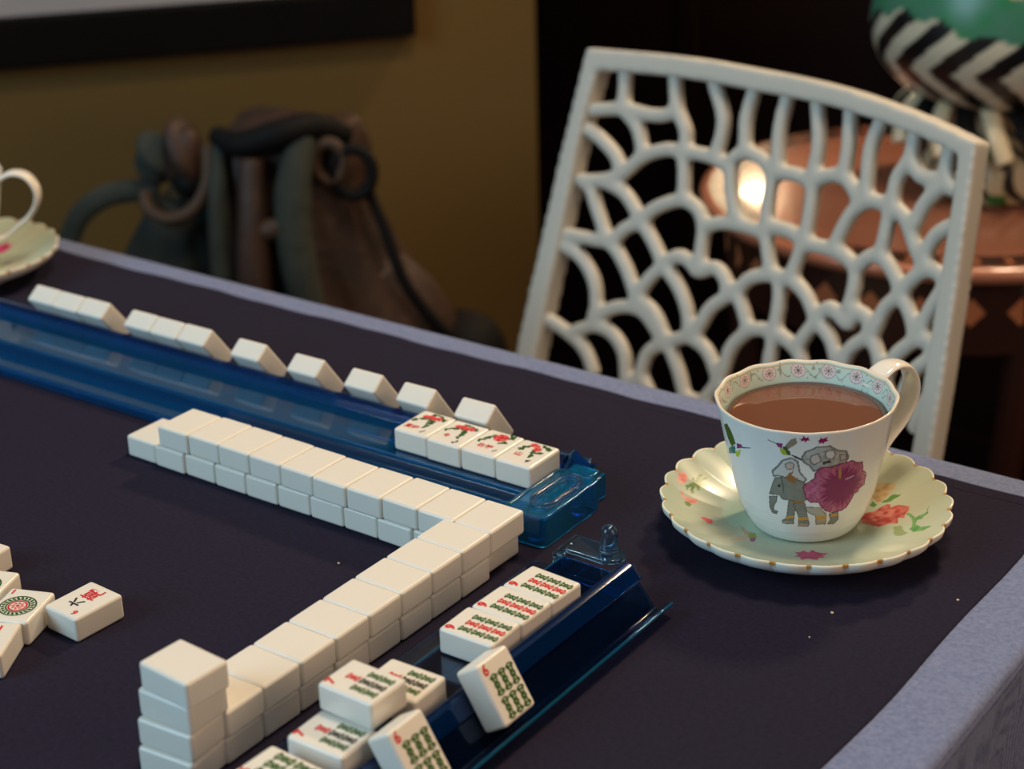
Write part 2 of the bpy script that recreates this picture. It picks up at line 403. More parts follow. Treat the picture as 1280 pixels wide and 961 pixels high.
printed((3.34, -5.70, .90), (radians(57.5), radians(2.5), radians(92)), 6, 'ivory six of green bamboo tile leaning beside the three nines', G6)
printed((3.31, -8.19, .90), (radians(57.5), radians(2), radians(92)), 6, 'ivory six of bamboo tile leaning beside the sevens, cut by the bottom edge', G6)
# discards at the left
printed((-5.97, -7.297, TT/2), (0, 0, 3.095), 'crak', 'ivory tile lying alone with a red six and red and black characters', 'discarded tiles')
printed((-6.93, -8.16, TT/2), (0, 0, .38), 'dot', 'ivory one dot tile with a green and red medallion', 'discarded tiles')
printed((-6.45, -9.38, TT/2), (0, 0, .54+pi), 'crak', 'ivory tile with a black and red character below the one dot tile', 'discarded tiles')
o = printed((-8.22, -8.00, TT/2), (0, 0, .36), 'dot', 'ivory tile with a green mark at the left edge, above the one dot tile', 'discarded tiles')
printed((-9.5, -7.25, TT/2), (0, 0, .1), 'dot', 'ivory tile at the left edge, farthest of the discards', 'discarded tiles')

# flowers on the far rack
def face_flower(k):
    bld = MB(); q = random.Random(k+5)
    def leaves(path, n, sp, rx=.07, ry=.034, dark=0):
        P = spline([(x, y, 0) for x, y in path], 8)
        for i in range(n):
            p = P[round(i*(len(P)-1)/max(1, n-1))]
            poly(bld, oval(p.x+q.uniform(-sp, sp), p.y+q.uniform(-sp, sp), rx, ry, 8, q.uniform(0, 3.1)), .004+.0001*i, dark)
    def bloom(cx, cy, R, n=7, a=5, b_=1):
        for i in range(n):
            t = i*2*pi/n; poly(bld, oval(cx+R*.55*cos(t), cy+R*.55*sin(t), R*.5, R*.34, 9, t), .008+.0002*i, b_ if i % 2 else a)
        poly(bld, oval(cx, cy, R*.3, R*.28, 8), .0105, b_)
    if k in (0, 1):
        dy = 0 if k == 0 else .02
        leaves([(-.38, -.02+dy), (-.25, .14+dy), (-.05, .22+dy), (.10, .14+dy), (.12, .0+dy), (.13, -.22+dy)], 17, .025)
        leaves([(-.10, .46), (.08, .47), (.24, .40), (.30, .30)], 9, .03); leaves([(.02, .10+dy), (.12, -.12+dy)], 5, .03, .06, .03)
        for i in range(4): bloom(-.20+.12*i, .30+.03*(i % 2), .10, 6)
        put_text(bld, '\u590f\u6885' if k == 0 else '\u51ac', -.17, -.31 if k == 0 else -.22, .19 if k == 0 else .17, mi=1, bold=.02)
        put_text(bld, '1' if k == 0 else '2', .22, -.42, .17, rot=-.5, mi=2, bold=.02)
    if k == 2:
        leaves([(-.34, -.05), (-.28, .08), (-.22, .22), (-.16, .38)], 12, .035); leaves([(.14, .06), (.22, .10), (.26, .16)], 6, .03); leaves([(.22, .36), (.28, .46), (.16, .50)], 7, .03)
        bloom(.02, .30, .19, 9); bloom(.04, .30, .11, 6, 1, 5)
        put_text(bld, '\u53f3\u83ca', -.06, -.24, .20, mi=1, bold=.02); put_text(bld, '1', .28, -.34, .15, rot=-.4, mi=2, bold=.02)
    if k == 3:
        leaves([(-.28, .10), (-.24, .24), (-.14, .30)], 9, .04); leaves([(.12, .50), (.24, .44), (.32, .36)], 9, .045); leaves([(.05, .22), (.10, .05), (.16, -.14)], 11, .03); leaves([(.20, .10), (.28, .16)], 5, .03)
        bloom(-.10, .42, .10); bloom(.09, .26, .11); bloom(.02, .40, .07, 5)
        put_text(bld, '\u5c71', -.17, -.12, .20, mi=1, bold=.02); put_text(bld, '4', .22, -.34, .16, rot=-.5, mi=2, bold=.02)
    return bld.mesh('flower_print', INK, False)
for k in range(4): prints['f%d' % k] = face_flower(k)
for k, s in enumerate(('first from the left, pink flower and red characters', 'second from the left, pink flower above one red character', 'third from the left, one red chrysanthemum', 'rightmost, three small red blossoms')):
    printed((-4.50+k*1.002, 2.26+J(.02), .62+TT/2), (0, 0, .008), 'f%d' % k, 'flower tile on the far rack, %s' % s, 'flower tiles on the far rack')

# leaning tiles on the far rack, backs towards us
YA = .0157
GL = 'blank tiles standing in the far rack'
for x, s in ((-18.78, 'first of the left three'), (-17.78, 'second of the left three'), (-16.78, 'third of the left three'), (-14.93, 'first of the second three'), (-13.92, 'second of the second three'), (-12.92, 'third of the second three'),
             (-10.95, 'alone, next right of the six'), (-8.98, 'alone, second of the four singles'), (-7.10, 'alone, third of the four singles'), (-5.43, 'alone, last before the flower tiles'), (-3.66, 'just behind the flower tiles')):
    tile((x, 3.50-YA*(-3-x)+J(.02), .93), (radians(53), 0, pi+YA), 'tile leaning in the far rack, %s' % s, GL)

# ================================================================== racks
def strip(path, th, L, y0=0.0):     # extrude an open path (s,z) of sheet thickness th along -y
    P = [Vector((a, b_)) for a, b_ in path]; nrm = []
    for i in range(len(P)):
        d = (P[min(i+1,len(P)-1)]-P[max(i-1,0)]).normalized(); nrm.append(Vector((-d.y, d.x)))
    up = [P[i]+nrm[i]*th/2 for i in range(len(P))]; dn = [P[i]-nrm[i]*th/2 for i in range(len(P))]
    loop = up+dn[::-1]; n = len(loop)
    V = [(p.x, y, p.y) for y in (y0, y0-L) for p in loop]
    F = [(i, (i+1)%n, (i+1)%n+n, i+n) for i in range(n)]
    k = len(P)
    for i in range(k-1):
        F.append((i, n-1-i, n-2-i, i+1)); F.append((i+n, i+1+n, n-2-i+n, n-1-i+n))
    return V, F
def make_rack(kind, L, m):
    # local: s = x runs from the wall side to the player's side, -y runs along the rack
    parts = []
    b = MB(); b.add(*strip([(.50,.03),(.50,.20),(.56,.24),(1.16,.26),(1.22,.30),(1.25,.52),(1.31,.575),(2.66,.575),(2.74,.62),(2.80,.82)], .07, L))
    parts.append(('ledge', bevel(b.mesh('rack_ledge', m), .02, 2), None))
    b = MB(); b.add(*strip([(2.78,.80),(2.86,.87),(2.96,.84),(3.16,.58)], .13, L, .02))
    parts.append(('ridge', bevel(b.mesh('rack_ridge', M['deepblue']), .03, 2), None))
    b = MB(); b.add(*strip([(3.16,.55),(3.50,.13),(3.58,.06),(3.68,.06),(3.76,.12),(3.86,.26),(3.97,.31)], .06, L))
    parts.append(('tile_slope', bevel(b.mesh('rack_slope', m), .02, 2), None))
    for i in range(7):
        y = -1.6-i*3.1
        if -y < L-.5:
            b = MB(); b.box(.44, .54, y-.09, y+.09, .01, .24); parts.append(('foot_rib', bevel(b.mesh('foot_rib', m), .03, 2), None))
    for s_, z_, r__, mm in ((3.975,.315,.035,M['cyan']), (1.30,.60,.022,M['cyan']), (.53,.215,.03,M['cyan']), (1.95,.52,.022,M['clearblue'])):  # thin added tubes standing in for bright glints along the acrylic edges
        b = MB(); b.tube([(s_, -.02, z_), (s_, -L/2, z_), (s_, -L+.02, z_)], r__, 8); parts.append(('edge_glint_bead', b.mesh('edge_glint_bead', mm), None))
    return parts
# near rack
r2 = empty('tile_rack', (0, -.45, 0)); tag(r2, 'transparent blue tile rack in the foreground with an upright peg on its end', 'mahjong rack')
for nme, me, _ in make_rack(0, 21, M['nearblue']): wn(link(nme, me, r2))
def stadium(x0, x1, yc, r, n=10):
    P = [(x0, yc-r)]
    P += [(x1-r+r*cos(a), yc+r*sin(a)) for a in [(-pi/2+pi*i/n) for i in range(n+1)]]
    P += [(x0, yc+r)]; return P
b = MB(); b.prism(stadium(.98, 2.42, .60, .33), .50, .62)
link('hinge_pad', bevel(b.mesh('hinge_pad', M['clearblue']), .03, 3), r2)
b = MB(); b.prism([(1.0,.0),(1.10,.0),(1.10,.93),(1.0,.93)], .02, .50)
link('hinge_arm', bevel(b.mesh('hinge_arm', M['clearblue']), .02, 2), r2)
b = MB(); b.prism([(1.0,.0),(1.30,.0),(1.20,.30),(1.0,.30)], .50, .60)
link('hinge_bracket', bevel(b.mesh('hinge_bracket', M['clearblue']), .02, 2), r2)
b = MB(); b.lathe([(.01,.60),(.22,.60),(.215,.70),(.19,.80),(.185,1.10),(.16,1.20),(.10,1.27),(.01,1.29)], 28, 0, 2.06, .60)
link('peg', b.mesh('peg', M['clearblue']), r2)
b = MB(); b.box(1.28, 2.75, -.02, .05, .02, .14); b.box(1.28, 1.36, -.02, .04, .14, .58); b.box(2.66, 2.75, -.02, .04, .14, .58)
link('end_frame', b.mesh('end_frame', M['clearblue'], False), r2)
b = MB(); b.prism([(2.80,.84),(2.95,.90),(3.20,.60),(3.10,.50)], -.09, .0); me = bevel(b.mesh('ridge_end_cap', M['deepblue']), .03, 2)
me.transform(Matrix.Translation((0, .03*U, 0)) @ Matrix.Rotation(pi/2, 4, 'X')); link('ridge_end_cap', me, r2)
# far rack: same profile mirrored, player on the far side
r1 = empty('tile_rack', (-.95, .2, 0), (0, 0, 0)); tag(r1, 'transparent blue tile rack behind the far tile wall, holding the blank leaning tiles', 'mahjong rack')
# local x -> world +y ; local -y -> world -x  => mirror (swap axes)
SW = Matrix(((0,1,0,0),(1,0,0,0),(0,0,1,0),(0,0,0,1)))
ROT = Matrix.Rotation(YA, 4, 'Z')
def add1(nme, me):
    me.transform(ROT @ SW); me.flip_normals(); return wn(link(nme, me, r1))
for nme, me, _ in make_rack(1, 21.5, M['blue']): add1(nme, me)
# end block with the hinge pocket (local x = s, y = along +)
b = MB()
def shell(bl, outer, inner, z0, z1):
    n = len(outer); V = [(x,y,z) for z in (z0,z1) for x,y in outer]+[(x,y,z) for z in (z0,z1) for x,y in inner]
    F = []
    for i in range(n):
        j = (i+1)%n
        F += [(i,j,j+n,i+n), (2*n+j,2*n+i,3*n+i,3*n+j), (i+n,j+n,j+3*n,i+3*n), (j,i,i+2*n,j+2*n)]
    bl.add(V, F)
def rrect(x0, x1, y0, y1, r, n=5):
    P = []
    for cx, cy, a0 in ((x1-r, y1-r, 0), (x0+r, y1-r, pi/2), (x0+r, y0+r, pi), (x1-r, y0+r, 3*pi/2)):
        P += [(cx+r*cos(a0+pi/2*i/n), cy+r*sin(a0+pi/2*i/n)) for i in range(n+1)]
    return P
shell(b, rrect(.22, 2.55, .0, 1.15, .16), rrect(.32, 2.45, .10, 1.05, .12), .0, .76)
add1('end_block', bevel(b.mesh('end_block', M['cyan']), .02, 2))
b = MB(); b.prism(rrect(.30, 2.48, .08, 1.08, .12), .66, .73); add1('block_lid', bevel(b.mesh('block_lid', M['cyan']), .02, 2))
b = MB(); shell(b, rrect(.62, 2.25, .38, 1.0, .30), rrect(.71, 2.16, .47, .91, .22), .735, .86); add1('hinge_loop', bevel(b.mesh('hinge_loop', M['clearblue']), .02, 2))
b = MB(); b.lathe([(.01,.02),(.19,.02),(.19,.64),(.01,.64)], 20, 0, .60, .72); add1('hinge_tube', b.mesh('hinge_tube', M['blue']))
b = MB(); b.lathe([(.01,.02),(.16,.02),(.16,.64),(.01,.64)], 20, 0, 2.05, .80); add1('hinge_tube', b.mesh('hinge_tube', M['blue']))
def plate(poly2, y, th):
    bl = MB(); bl.prism(poly2, -th, 0); me = bl.mesh('end_plate', M['blue'], False)
    me.transform(Matrix.Translation((0, y*U, 0)) @ Matrix.Rotation(pi/2, 4, 'X')); return me
add1('end_plate', plate([(2.50,.02),(3.55,.02),(3.95,.30),(3.60,.45),(3.05,1.02),(2.90,.98),(2.5,.60)], .10, .08))
b = MB(); b.box(2.62, 3.00, .10, .85, .60, .70); b.box(2.62, 2.72, .10, .95, .02, .6); b.box(2.62, 3.1, .86, .96, .02, .62)
add1('side_bracket', bevel(b.mesh('side_bracket', M['cyan'], False), .02, 2))

# ================================================================== cup and saucer
def inpoly(X, Y, P):
    c = np.zeros(X.shape, bool); n = len(P)
    for i in range(n):
        xa, ya = P[i]; xb, yb = P[(i+1)%n]
        if ya == yb: continue
        k = ((ya > Y) != (yb > Y)) & (X < (xb-xa)*(Y-ya)/(yb-ya)+xa); c ^= k
    return c
def vnoise(X, Y, s, seed=0):
    X = X*s; Y = Y*s; xi = np.floor(X).astype(int); yi = np.floor(Y).astype(int); fx = X-xi; fy = Y-yi
    h = lambda a, b_: np.modf(np.abs(np.sin(a*127.1+b_*311.7+seed*74.7)*43758.5453))[0]
    fx = fx*fx*(3-2*fx); fy = fy*fy*(3-2*fy)
    return (h(xi,yi)*(1-fx)+h(xi+1,yi)*fx)*(1-fy)+(h(xi,yi+1)*(1-fx)+h(xi+1,yi+1)*fx)*fy
def setcol(me, col):
    a = me.color_attributes.new('Col', 'FLOAT_COLOR', 'POINT'); d = np.ones((len(col), 4), np.float32); d[:, :3] = col; a.data.foreach_set('color', d.ravel())
L3 = lambda *c: np.array(lin(*c)[:3])
NTH = 720
th = np.arange(NTH)*2*pi/NTH
DEC = {'wing1':[(-130.3,2.57),(-123.8,2.7),(-120.8,2.57),(-118.1,2.27),(-124.5,2.13),(-127.8,2.26)],'body1':[(-131.0,1.99),(-119.5,2.22),(-120.1,2.02),(-136.0,
1.78)],'belly1':[(-120.3,2.05),(-112.3,2.19),(-117.1,1.95),(-121.0,1.94)],'head1':[(-117.4,2.29),(-110.4,2.36),(-110.4,2.26),(-118.0,2.16)],'beak1':[(-110.9,
2.29),(-101.8,2.38),(-101.9,2.36),(-111.2,2.25)],'beak2':[(-87.5,2.72),(-81.5,2.66),(-81.7,2.64),(-87.6,2.7)],'head2':[(-82.1,2.67),(-77.8,2.68),(-78.0,
2.56),(-81.2,2.56)],'belly2':[(-80.3,2.56),(-78.0,2.56),(-74.0,2.41),(-78.2,2.4)],'body2':[(-77.9,2.59),(-75.9,2.62),(-73.3,2.49),(-73.1,2.39),(-75.4,2.43)],
'wing2':[(-76.5,2.62),(-72.3,2.81),(-69.5,2.85),(-68.7,2.73),(-71.1,2.64),(-74.3,2.55)],'tail2':[(-73.7,2.43),(-70.8,2.4),(-64.9,2.3),(-65.3,2.26),(-69.9,
2.33)],'backeleph':[(-65.8,2.35),(-63.6,2.5),(-60.0,2.55),(-56.6,2.62),(-48.5,2.63),(-42.6,2.49),(-36.4,2.43),(-34.2,2.27),(-35.8,2.14),(-44.4,2.11),(-54.0,
2.07),(-57.7,2.01),(-60.7,2.15),(-64.4,2.23)],'backear':[(-59.9,2.39),(-55.5,2.46),(-52.9,2.27),(-57.9,2.17),(-60.3,2.26)],'backface':[(-51.0,2.5),(-45.5,
2.52),(-43.7,2.4),(-45.8,2.28),(-50.2,2.34)],'backear2':[(-40.7,2.36),(-36.1,2.35),(-35.1,2.22),(-39.7,2.21)],'dark1':[(-52.8,2.24),(-47.7,2.29),(-46.1,
2.22),(-51.7,2.16)],'saddle':[(-86.7,1.91),(-82.7,2.05),(-78.4,2.25),(-72.7,2.33),(-68.6,2.25),(-67.2,1.97),(-62.8,1.79),(-64.3,1.71),(-71.1,1.81),(-83.2,
1.83),(-85.9,1.79)],'saddlein':[(-77.1,2.15),(-73.2,2.23),(-70.9,2.16),(-71.5,2.06),(-75.8,2.03)],'harness':[(-77.1,1.79),(-73.0,1.99),(-71.2,2.01),(-71.9,
1.88),(-68.7,1.8),(-70.2,1.67),(-74.2,1.71)],'body':[(-85.0,1.76),(-79.1,1.82),(-71.1,1.79),(-64.3,1.73),(-62.2,1.49),(-63.1,1.23),(-67.3,1.21),(-75.8,
1.23),(-81.3,1.24),(-82.4,1.33),(-91.0,1.29),(-87.7,1.56)],'earline':[(-80.7,1.79),(-79.7,1.79),(-78.5,1.56),(-79.3,1.39),(-80.1,1.38),(-79.6,1.55)],'trunk':[(-91.2,
1.23),(-84.6,1.28),(-85.5,1.14),(-87.9,1.03),(-88.9,0.89),(-85.6,0.87),(-86.7,0.79),(-90.6,0.8),(-92.2,0.94)],'leg1':[(-75.3,1.25),(-69.9,1.22),(-71.9,
0.83),(-72.9,0.58),(-82.2,0.56),(-82.6,0.63),(-78.2,0.73),(-76.8,0.97)],'leg2':[(-72.1,1.14),(-63.6,1.19),(-61.6,0.85),(-59.6,0.61),(-60.6,0.52),(-68.7,
0.53),(-68.3,0.8)],'rear':[(-63.0,1.07),(-52.1,1.05),(-46.5,0.86),(-45.6,0.57),(-53.9,0.59),(-54.8,0.83),(-61.9,0.94)],'leg4':[(-44.1,0.84),(-36.3,0.87),
(-34.4,0.63),(-37.9,0.53),(-43.9,0.56),(-41.7,0.68)],'belt':[(-72.8,1.22),(-63.9,1.21),(-64.1,1.15),(-72.7,1.14)],'eye':[(-83.2,1.59),(-81.4,1.61),(-81.3,
1.55),(-83.0,1.53)],'gold1':[(-78.7,0.78),(-72.5,0.82),(-72.4,0.75),(-79.2,0.71)],'gold2':[(-68.8,0.78),(-60.9,0.8),(-60.3,0.71),(-69.2,0.69)],'gold3':[(-54.5,
0.82),(-46.4,0.82),(-45.4,0.73),(-54.2,0.73)],'gold4':[(-42.2,0.81),(-36.2,0.81),(-35.9,0.76),(-41.6,0.75)],'toe1':[(-82.0,0.62),(-73.1,0.64),(-73.5,0.6),
(-82.2,0.57)],'toe2':[(-68.5,0.6),(-60.2,0.6),(-60.9,0.53),(-68.5,0.54)],'toe3':[(-53.7,0.66),(-46.0,0.65),(-45.9,0.58),(-53.5,0.6)],'flower':[(-64.9,1.58),
(-63.3,1.68),(-60.8,1.72),(-58.4,1.79),(-56.7,1.84),(-56.5,1.97),(-54.0,2.07),(-50.2,2.11),(-45.3,2.08),(-41.3,2.1),(-37.4,2.14),(-33.6,2.14),(-30.9,2.15),
(-27.1,2.07),(-21.9,2.04),(-20.1,1.88),(-19.5,1.79),(-15.3,1.69),(-14.0,1.59),(-14.4,1.46),(-13.7,1.37),(-18.9,1.36),(-19.7,1.28),(-24.3,1.24),(-26.1,1.11),
(-28.1,1.01),(-29.5,0.93),(-32.6,0.89),(-37.6,0.88),(-42.5,0.88),(-47.4,0.96),(-50.5,1.05),(-53.0,1.19),(-56.7,1.21),(-58.8,1.19),(-62.1,1.27),(-63.4,1.38)],
'pistil':[(-40.3,1.95),(-39.0,2.01),(-37.7,1.9),(-37.9,1.73),(-39.3,1.76)],'vein':[(-34.5,1.71),(-27.7,1.76),(-27.0,1.74),(-33.8,1.68)],'star1':[(-67.5,
2.83),(-65.5,2.85),(-65.1,2.92),(-63.7,2.87),(-61.1,2.89),(-61.8,2.84),(-60.2,2.79),(-62.6,2.79),(-63.5,2.75),(-64.5,2.79),(-66.7,2.77),(-66.2,2.81)],'star2':[(-56.8,
2.78),(-55.1,2.8),(-54.8,2.87),(-53.2,2.83),(-50.2,2.87),(-50.9,2.8),(-49.3,2.76),(-51.9,2.75),(-52.4,2.69),(-53.7,2.73),(-55.6,2.7),(-55.2,2.75)]}
PROF = [(0,1.15),(.1,1.22),(.3,1.33),(.52,1.42),(.8,1.51),(1.15,1.59),(1.85,1.73),(2.44,1.84),(2.75,1.91),(2.95,1.96)]
pz_, pr_ = zip(*PROF)
def cup_mesh():
    zo = np.concatenate([np.linspace(0.0, 2.93, 168)])
    ro = np.interp(zo, pz_, pr_)
    rows = [(.9, .10, 3), (1.0, 0.0, 3), (1.1, -.03, 3)]
    rows += [(r, z, 0) for r, z in zip(ro, zo)]
    rows += [(1.955, 2.965, 1), (1.93, 2.98, 1), (1.90, 2.965, 1)]
    zi = np.linspace(2.93, 2.30, 52); rows += [(np.interp(z, pz_, pr_)-.085, z, 2) for z in zi]
    rows += [(np.interp(z, pz_, pr_)-.12, z, 3) for z in np.linspace(2.1, .3, 8)]+[(.8, .16, 3), (.02, .15, 3)]
    r = np.array([a for a,_,_ in rows]); z = np.array([a for _,a,_ in rows]); kd = np.array([a for _,_,a in rows])
    RR, TH = np.meshgrid(r, th, indexing='ij'); ZZ, _ = np.meshgrid(z, th, indexing='ij'); KD, _ = np.meshgrid(kd, th, indexing='ij')
    wgt = np.clip(ZZ/2.9, 0, 1)
    fl = np.cos(7*TH)**2; RRf = RR*(1+(.014*(fl-.5))*np.clip(ZZ/.5,0,1)*wgt**.3)
    ZF = ZZ+.022*(fl-.5)*np.clip((ZZ-2.3)/.6, 0, 1)
    V = np.stack([RRf*np.cos(TH), RRf*np.sin(TH), ZF], -1).reshape(-1, 3)
    n, k = NTH, len(rows)
    I, Jx = np.meshgrid(np.arange(k-1), np.arange(n), indexing='ij'); J2 = (Jx+1)%n
    F = np.stack([I*n+Jx, I*n+J2, (I+1)*n+J2, (I+1)*n+Jx], -1).reshape(-1, 4)
    # ---- paint
    col = np.empty(RR.shape+(3,)); col[:] = L3(232, 234, 228)
    T = (np.degrees(TH)+180) % 360-180; S = np.radians(T)*1.68; Z = ZZ; out = KD == 0
    def shape(name, c, wob=0.0):
        P = [(radians(a)*1.68, z) for a, z in DEC[name]]
        dx = (vnoise(S, Z, 22, 1)-.5)*wob; dy = (vnoise(S, Z, 22, 2)-.5)*wob
        m_ = inpoly(S+dx, Z+dy, P) & out; col[m_] = c if not callable(c) else c(S[m_], Z[m_])
        return m_
    def outline(name, c, wd=.02):
        P = [(radians(a)*1.68, z) for a, z in DEC[name]]
        for i in range(len(P)):
            (xa, ya), (xb, yb) = P[i], P[(i+1)%len(P)]
            bx = (S > min(xa,xb)-.1) & (S < max(xa,xb)+.1) & (Z > min(ya,yb)-.1) & (Z < max(ya,yb)+.1) & out
            if not bx.any(): continue
            sx, sz = S[bx], Z[bx]; L2 = (xb-xa)**2+(yb-ya)**2+1e-9
            t_ = np.clip(((sx-xa)*(xb-xa)+(sz-ya)*(yb-ya))/L2, 0, 1)
            d = np.hypot(sx-xa-t_*(xb-xa), sz-ya-t_*(yb-ya)); idx = np.argwhere(bx)[d < wd]
            col[idx[:,0], idx[:,1]] = c
    grey = L3(134, 138, 128); lg = L3(204, 206, 200); ln = L3(120, 122, 116)
    mix = lambda a, b_, f: lambda s, z: a+(b_-a)*np.clip(f(s, z), 0, 1)[:, None]
    shape('wing1', L3(84, 104, 40)); shape('body1', L3(40, 120, 110), .03); shape('belly1', L3(180, 190, 60), .03); shape('head1', L3(134, 50, 112), .03); shape('beak1', L3(60, 50, 60))
    shape('beak2', L3(90, 80, 90)); shape('wing2', L3(146, 138, 118)); shape('belly2', L3(176, 184, 60), .03); shape('body2', L3(70, 92, 50), .03); shape('head2', L3(140, 56, 116), .02); shape('tail2', L3(50, 48, 46))
    bk = mix(L3(186, 188, 180), L3(150, 154, 146), lambda s, z: vnoise(s, z, 16, 5)*1.4-.3)
    shape('backeleph', bk, .02); outline('backeleph', ln); shape('backear', L3(206, 190, 182)); outline('backear', ln, .014); shape('backface', L3(216, 216, 212)); outline('backface', ln, .014)
    shape('backear2', L3(200, 176, 160)); outline('backear2', ln, .014); shape('dark1', L3(74, 72, 66), .05)
    shape('rear', L3(176, 172, 156)); outline('rear', ln, .012); shape('leg4', grey); outline('leg4', L3(90, 90, 80), .010)
    shape('saddle', lg); outline('saddle', ln); shape('saddlein', L3(206, 184, 172)); outline('saddlein', ln, .012)
    bd = mix(grey, L3(118, 122, 112), lambda s, z: vnoise(s, z, 10, 6))
    for k_ in ('leg1', 'leg2', 'body', 'trunk'): shape(k_, bd); outline(k_, L3(92, 94, 84), .010)
    shape('harness', L3(150, 104, 60), .06); shape('earline', L3(90, 92, 84)); shape('belt', L3(150, 110, 60)); shape('eye', L3(30, 28, 28))
    for k_ in ('toe1', 'toe2', 'toe3'): shape(k_, L3(176, 158, 128), .02)
    for k_ in ('gold1', 'gold2', 'gold3', 'gold4'): shape(k_, L3(208, 156, 70), .02)
    fc = (radians(-36.2)*1.68, 1.52)
    def flow(s, z):
        d = np.hypot(s-fc[0], z-fc[1]); a = np.arctan2(z-fc[1], s-fc[0])
        n_ = vnoise(a*3.2+50, d*.8, 6, 8); e_ = np.clip((d-.28-.22*n_)/.14, 0, 1)*(.35+.65*vnoise(s, z, 20, 9))
        return L3(132, 28, 92)*(1-e_)[:, None]+L3(196, 112, 142)*e_[:, None]-(np.sin(a*26) > .88)[:, None]*L3(70, 10, 50)*.35
    shape('flower', flow, .05); outline('flower', L3(120, 36, 78), .014); shape('pistil', L3(176, 130, 60)); shape('vein', L3(214, 170, 190))
    for k_ in ('star1', 'star2'): shape(k_, L3(150, 30, 92))
    # patterned band inside the rim
    inn = KD == 2; mint = L3(206, 224, 208); col[inn] = mint
    Si = np.radians(T)*1.8
    for i in range(17):
        a0 = -pi+i*2*pi/17+.1; zc = 2.76
        ds = (np.angle(np.exp(1j*(TH-a0))))*1.8; d = np.hypot(ds, Z-zc); ang = np.arctan2(Z-zc, ds)
        col[inn & (d < .165)] = L3(232, 212, 206); col[inn & (d < .165) & (d > .150)] = L3(172, 150, 142)
        col[inn & (d < .10) & (np.cos(ang*8) > .1)] = L3(160, 140, 136); col[inn & (d < .03)] = L3(120, 104, 96)
        vv = np.abs((Z-2.72)-.10*np.sin(ds*14+i)) < .012; vz = (ds > .17) & (ds < .48)
        col[inn & vv & vz] = L3(146, 140, 118)
        leaf = (vnoise(ds, Z, 15, i) > .84) & (ds > .17) & (ds < .48); col[inn & leaf] = L3(160, 164, 140)
    col[inn & (np.abs(Z-2.90) < .018)] = L3(206, 190, 160)
    col[KD == 1] = L3(228, 214, 192)
    me = bpy.data.meshes.new('cup_body'); me.from_pydata((V*U).tolist(), [], F.tolist()); me.materials.append(M['china'])
    me.polygons.foreach_set('use_smooth', np.ones(len(me.polygons), bool)); setcol(me, np.clip(col, 0, 1).reshape(-1, 3)); me.update(); return me
cup_me = cup_mesh()
def ribbon(path, w_, t_, nseg=10):      # elliptic-section handle; path in (rho, z) of the local xz plane
    P = spline([(a, 0, b_) for a, b_ in path], 7); V = []; k = len(P); n = nseg+6
    for i in range(k):
        t = (P[min(i+1,k-1)]-P[max(i-1,0)]).normalized(); nn = Vector((-t.z, 0, t.x)); s = i/(k-1); ww = w_*(1.0-.35*sin(pi*s)*0+.25*(abs(2*s-1)**3))
        for j in range(n):
            q = 2*pi*j/n; V.append(P[i]+Vector((0, 1, 0))*cos(q)*ww/2+nn*sin(q)*t_/2)
    F = [(i*n+j, i*n+(j+1)%n, (i+1)*n+(j+1)%n, (i+1)*n+j) for i in range(k-1) for j in range(n)]+[tuple(range(n-1,-1,-1)), tuple(range((k-1)*n, k*n))]
    return fix_normals(mesh('cup_handle', V, F, M['china_white']))
handle_me = ribbon([(1.85,2.60),(2.04,2.84),(2.42,3.00),(2.84,2.90),(3.10,2.50),(3.06,2.05),(2.78,1.62),(2.35,1.28),(2.0,1.0),(1.52,.82)], .56, .17)
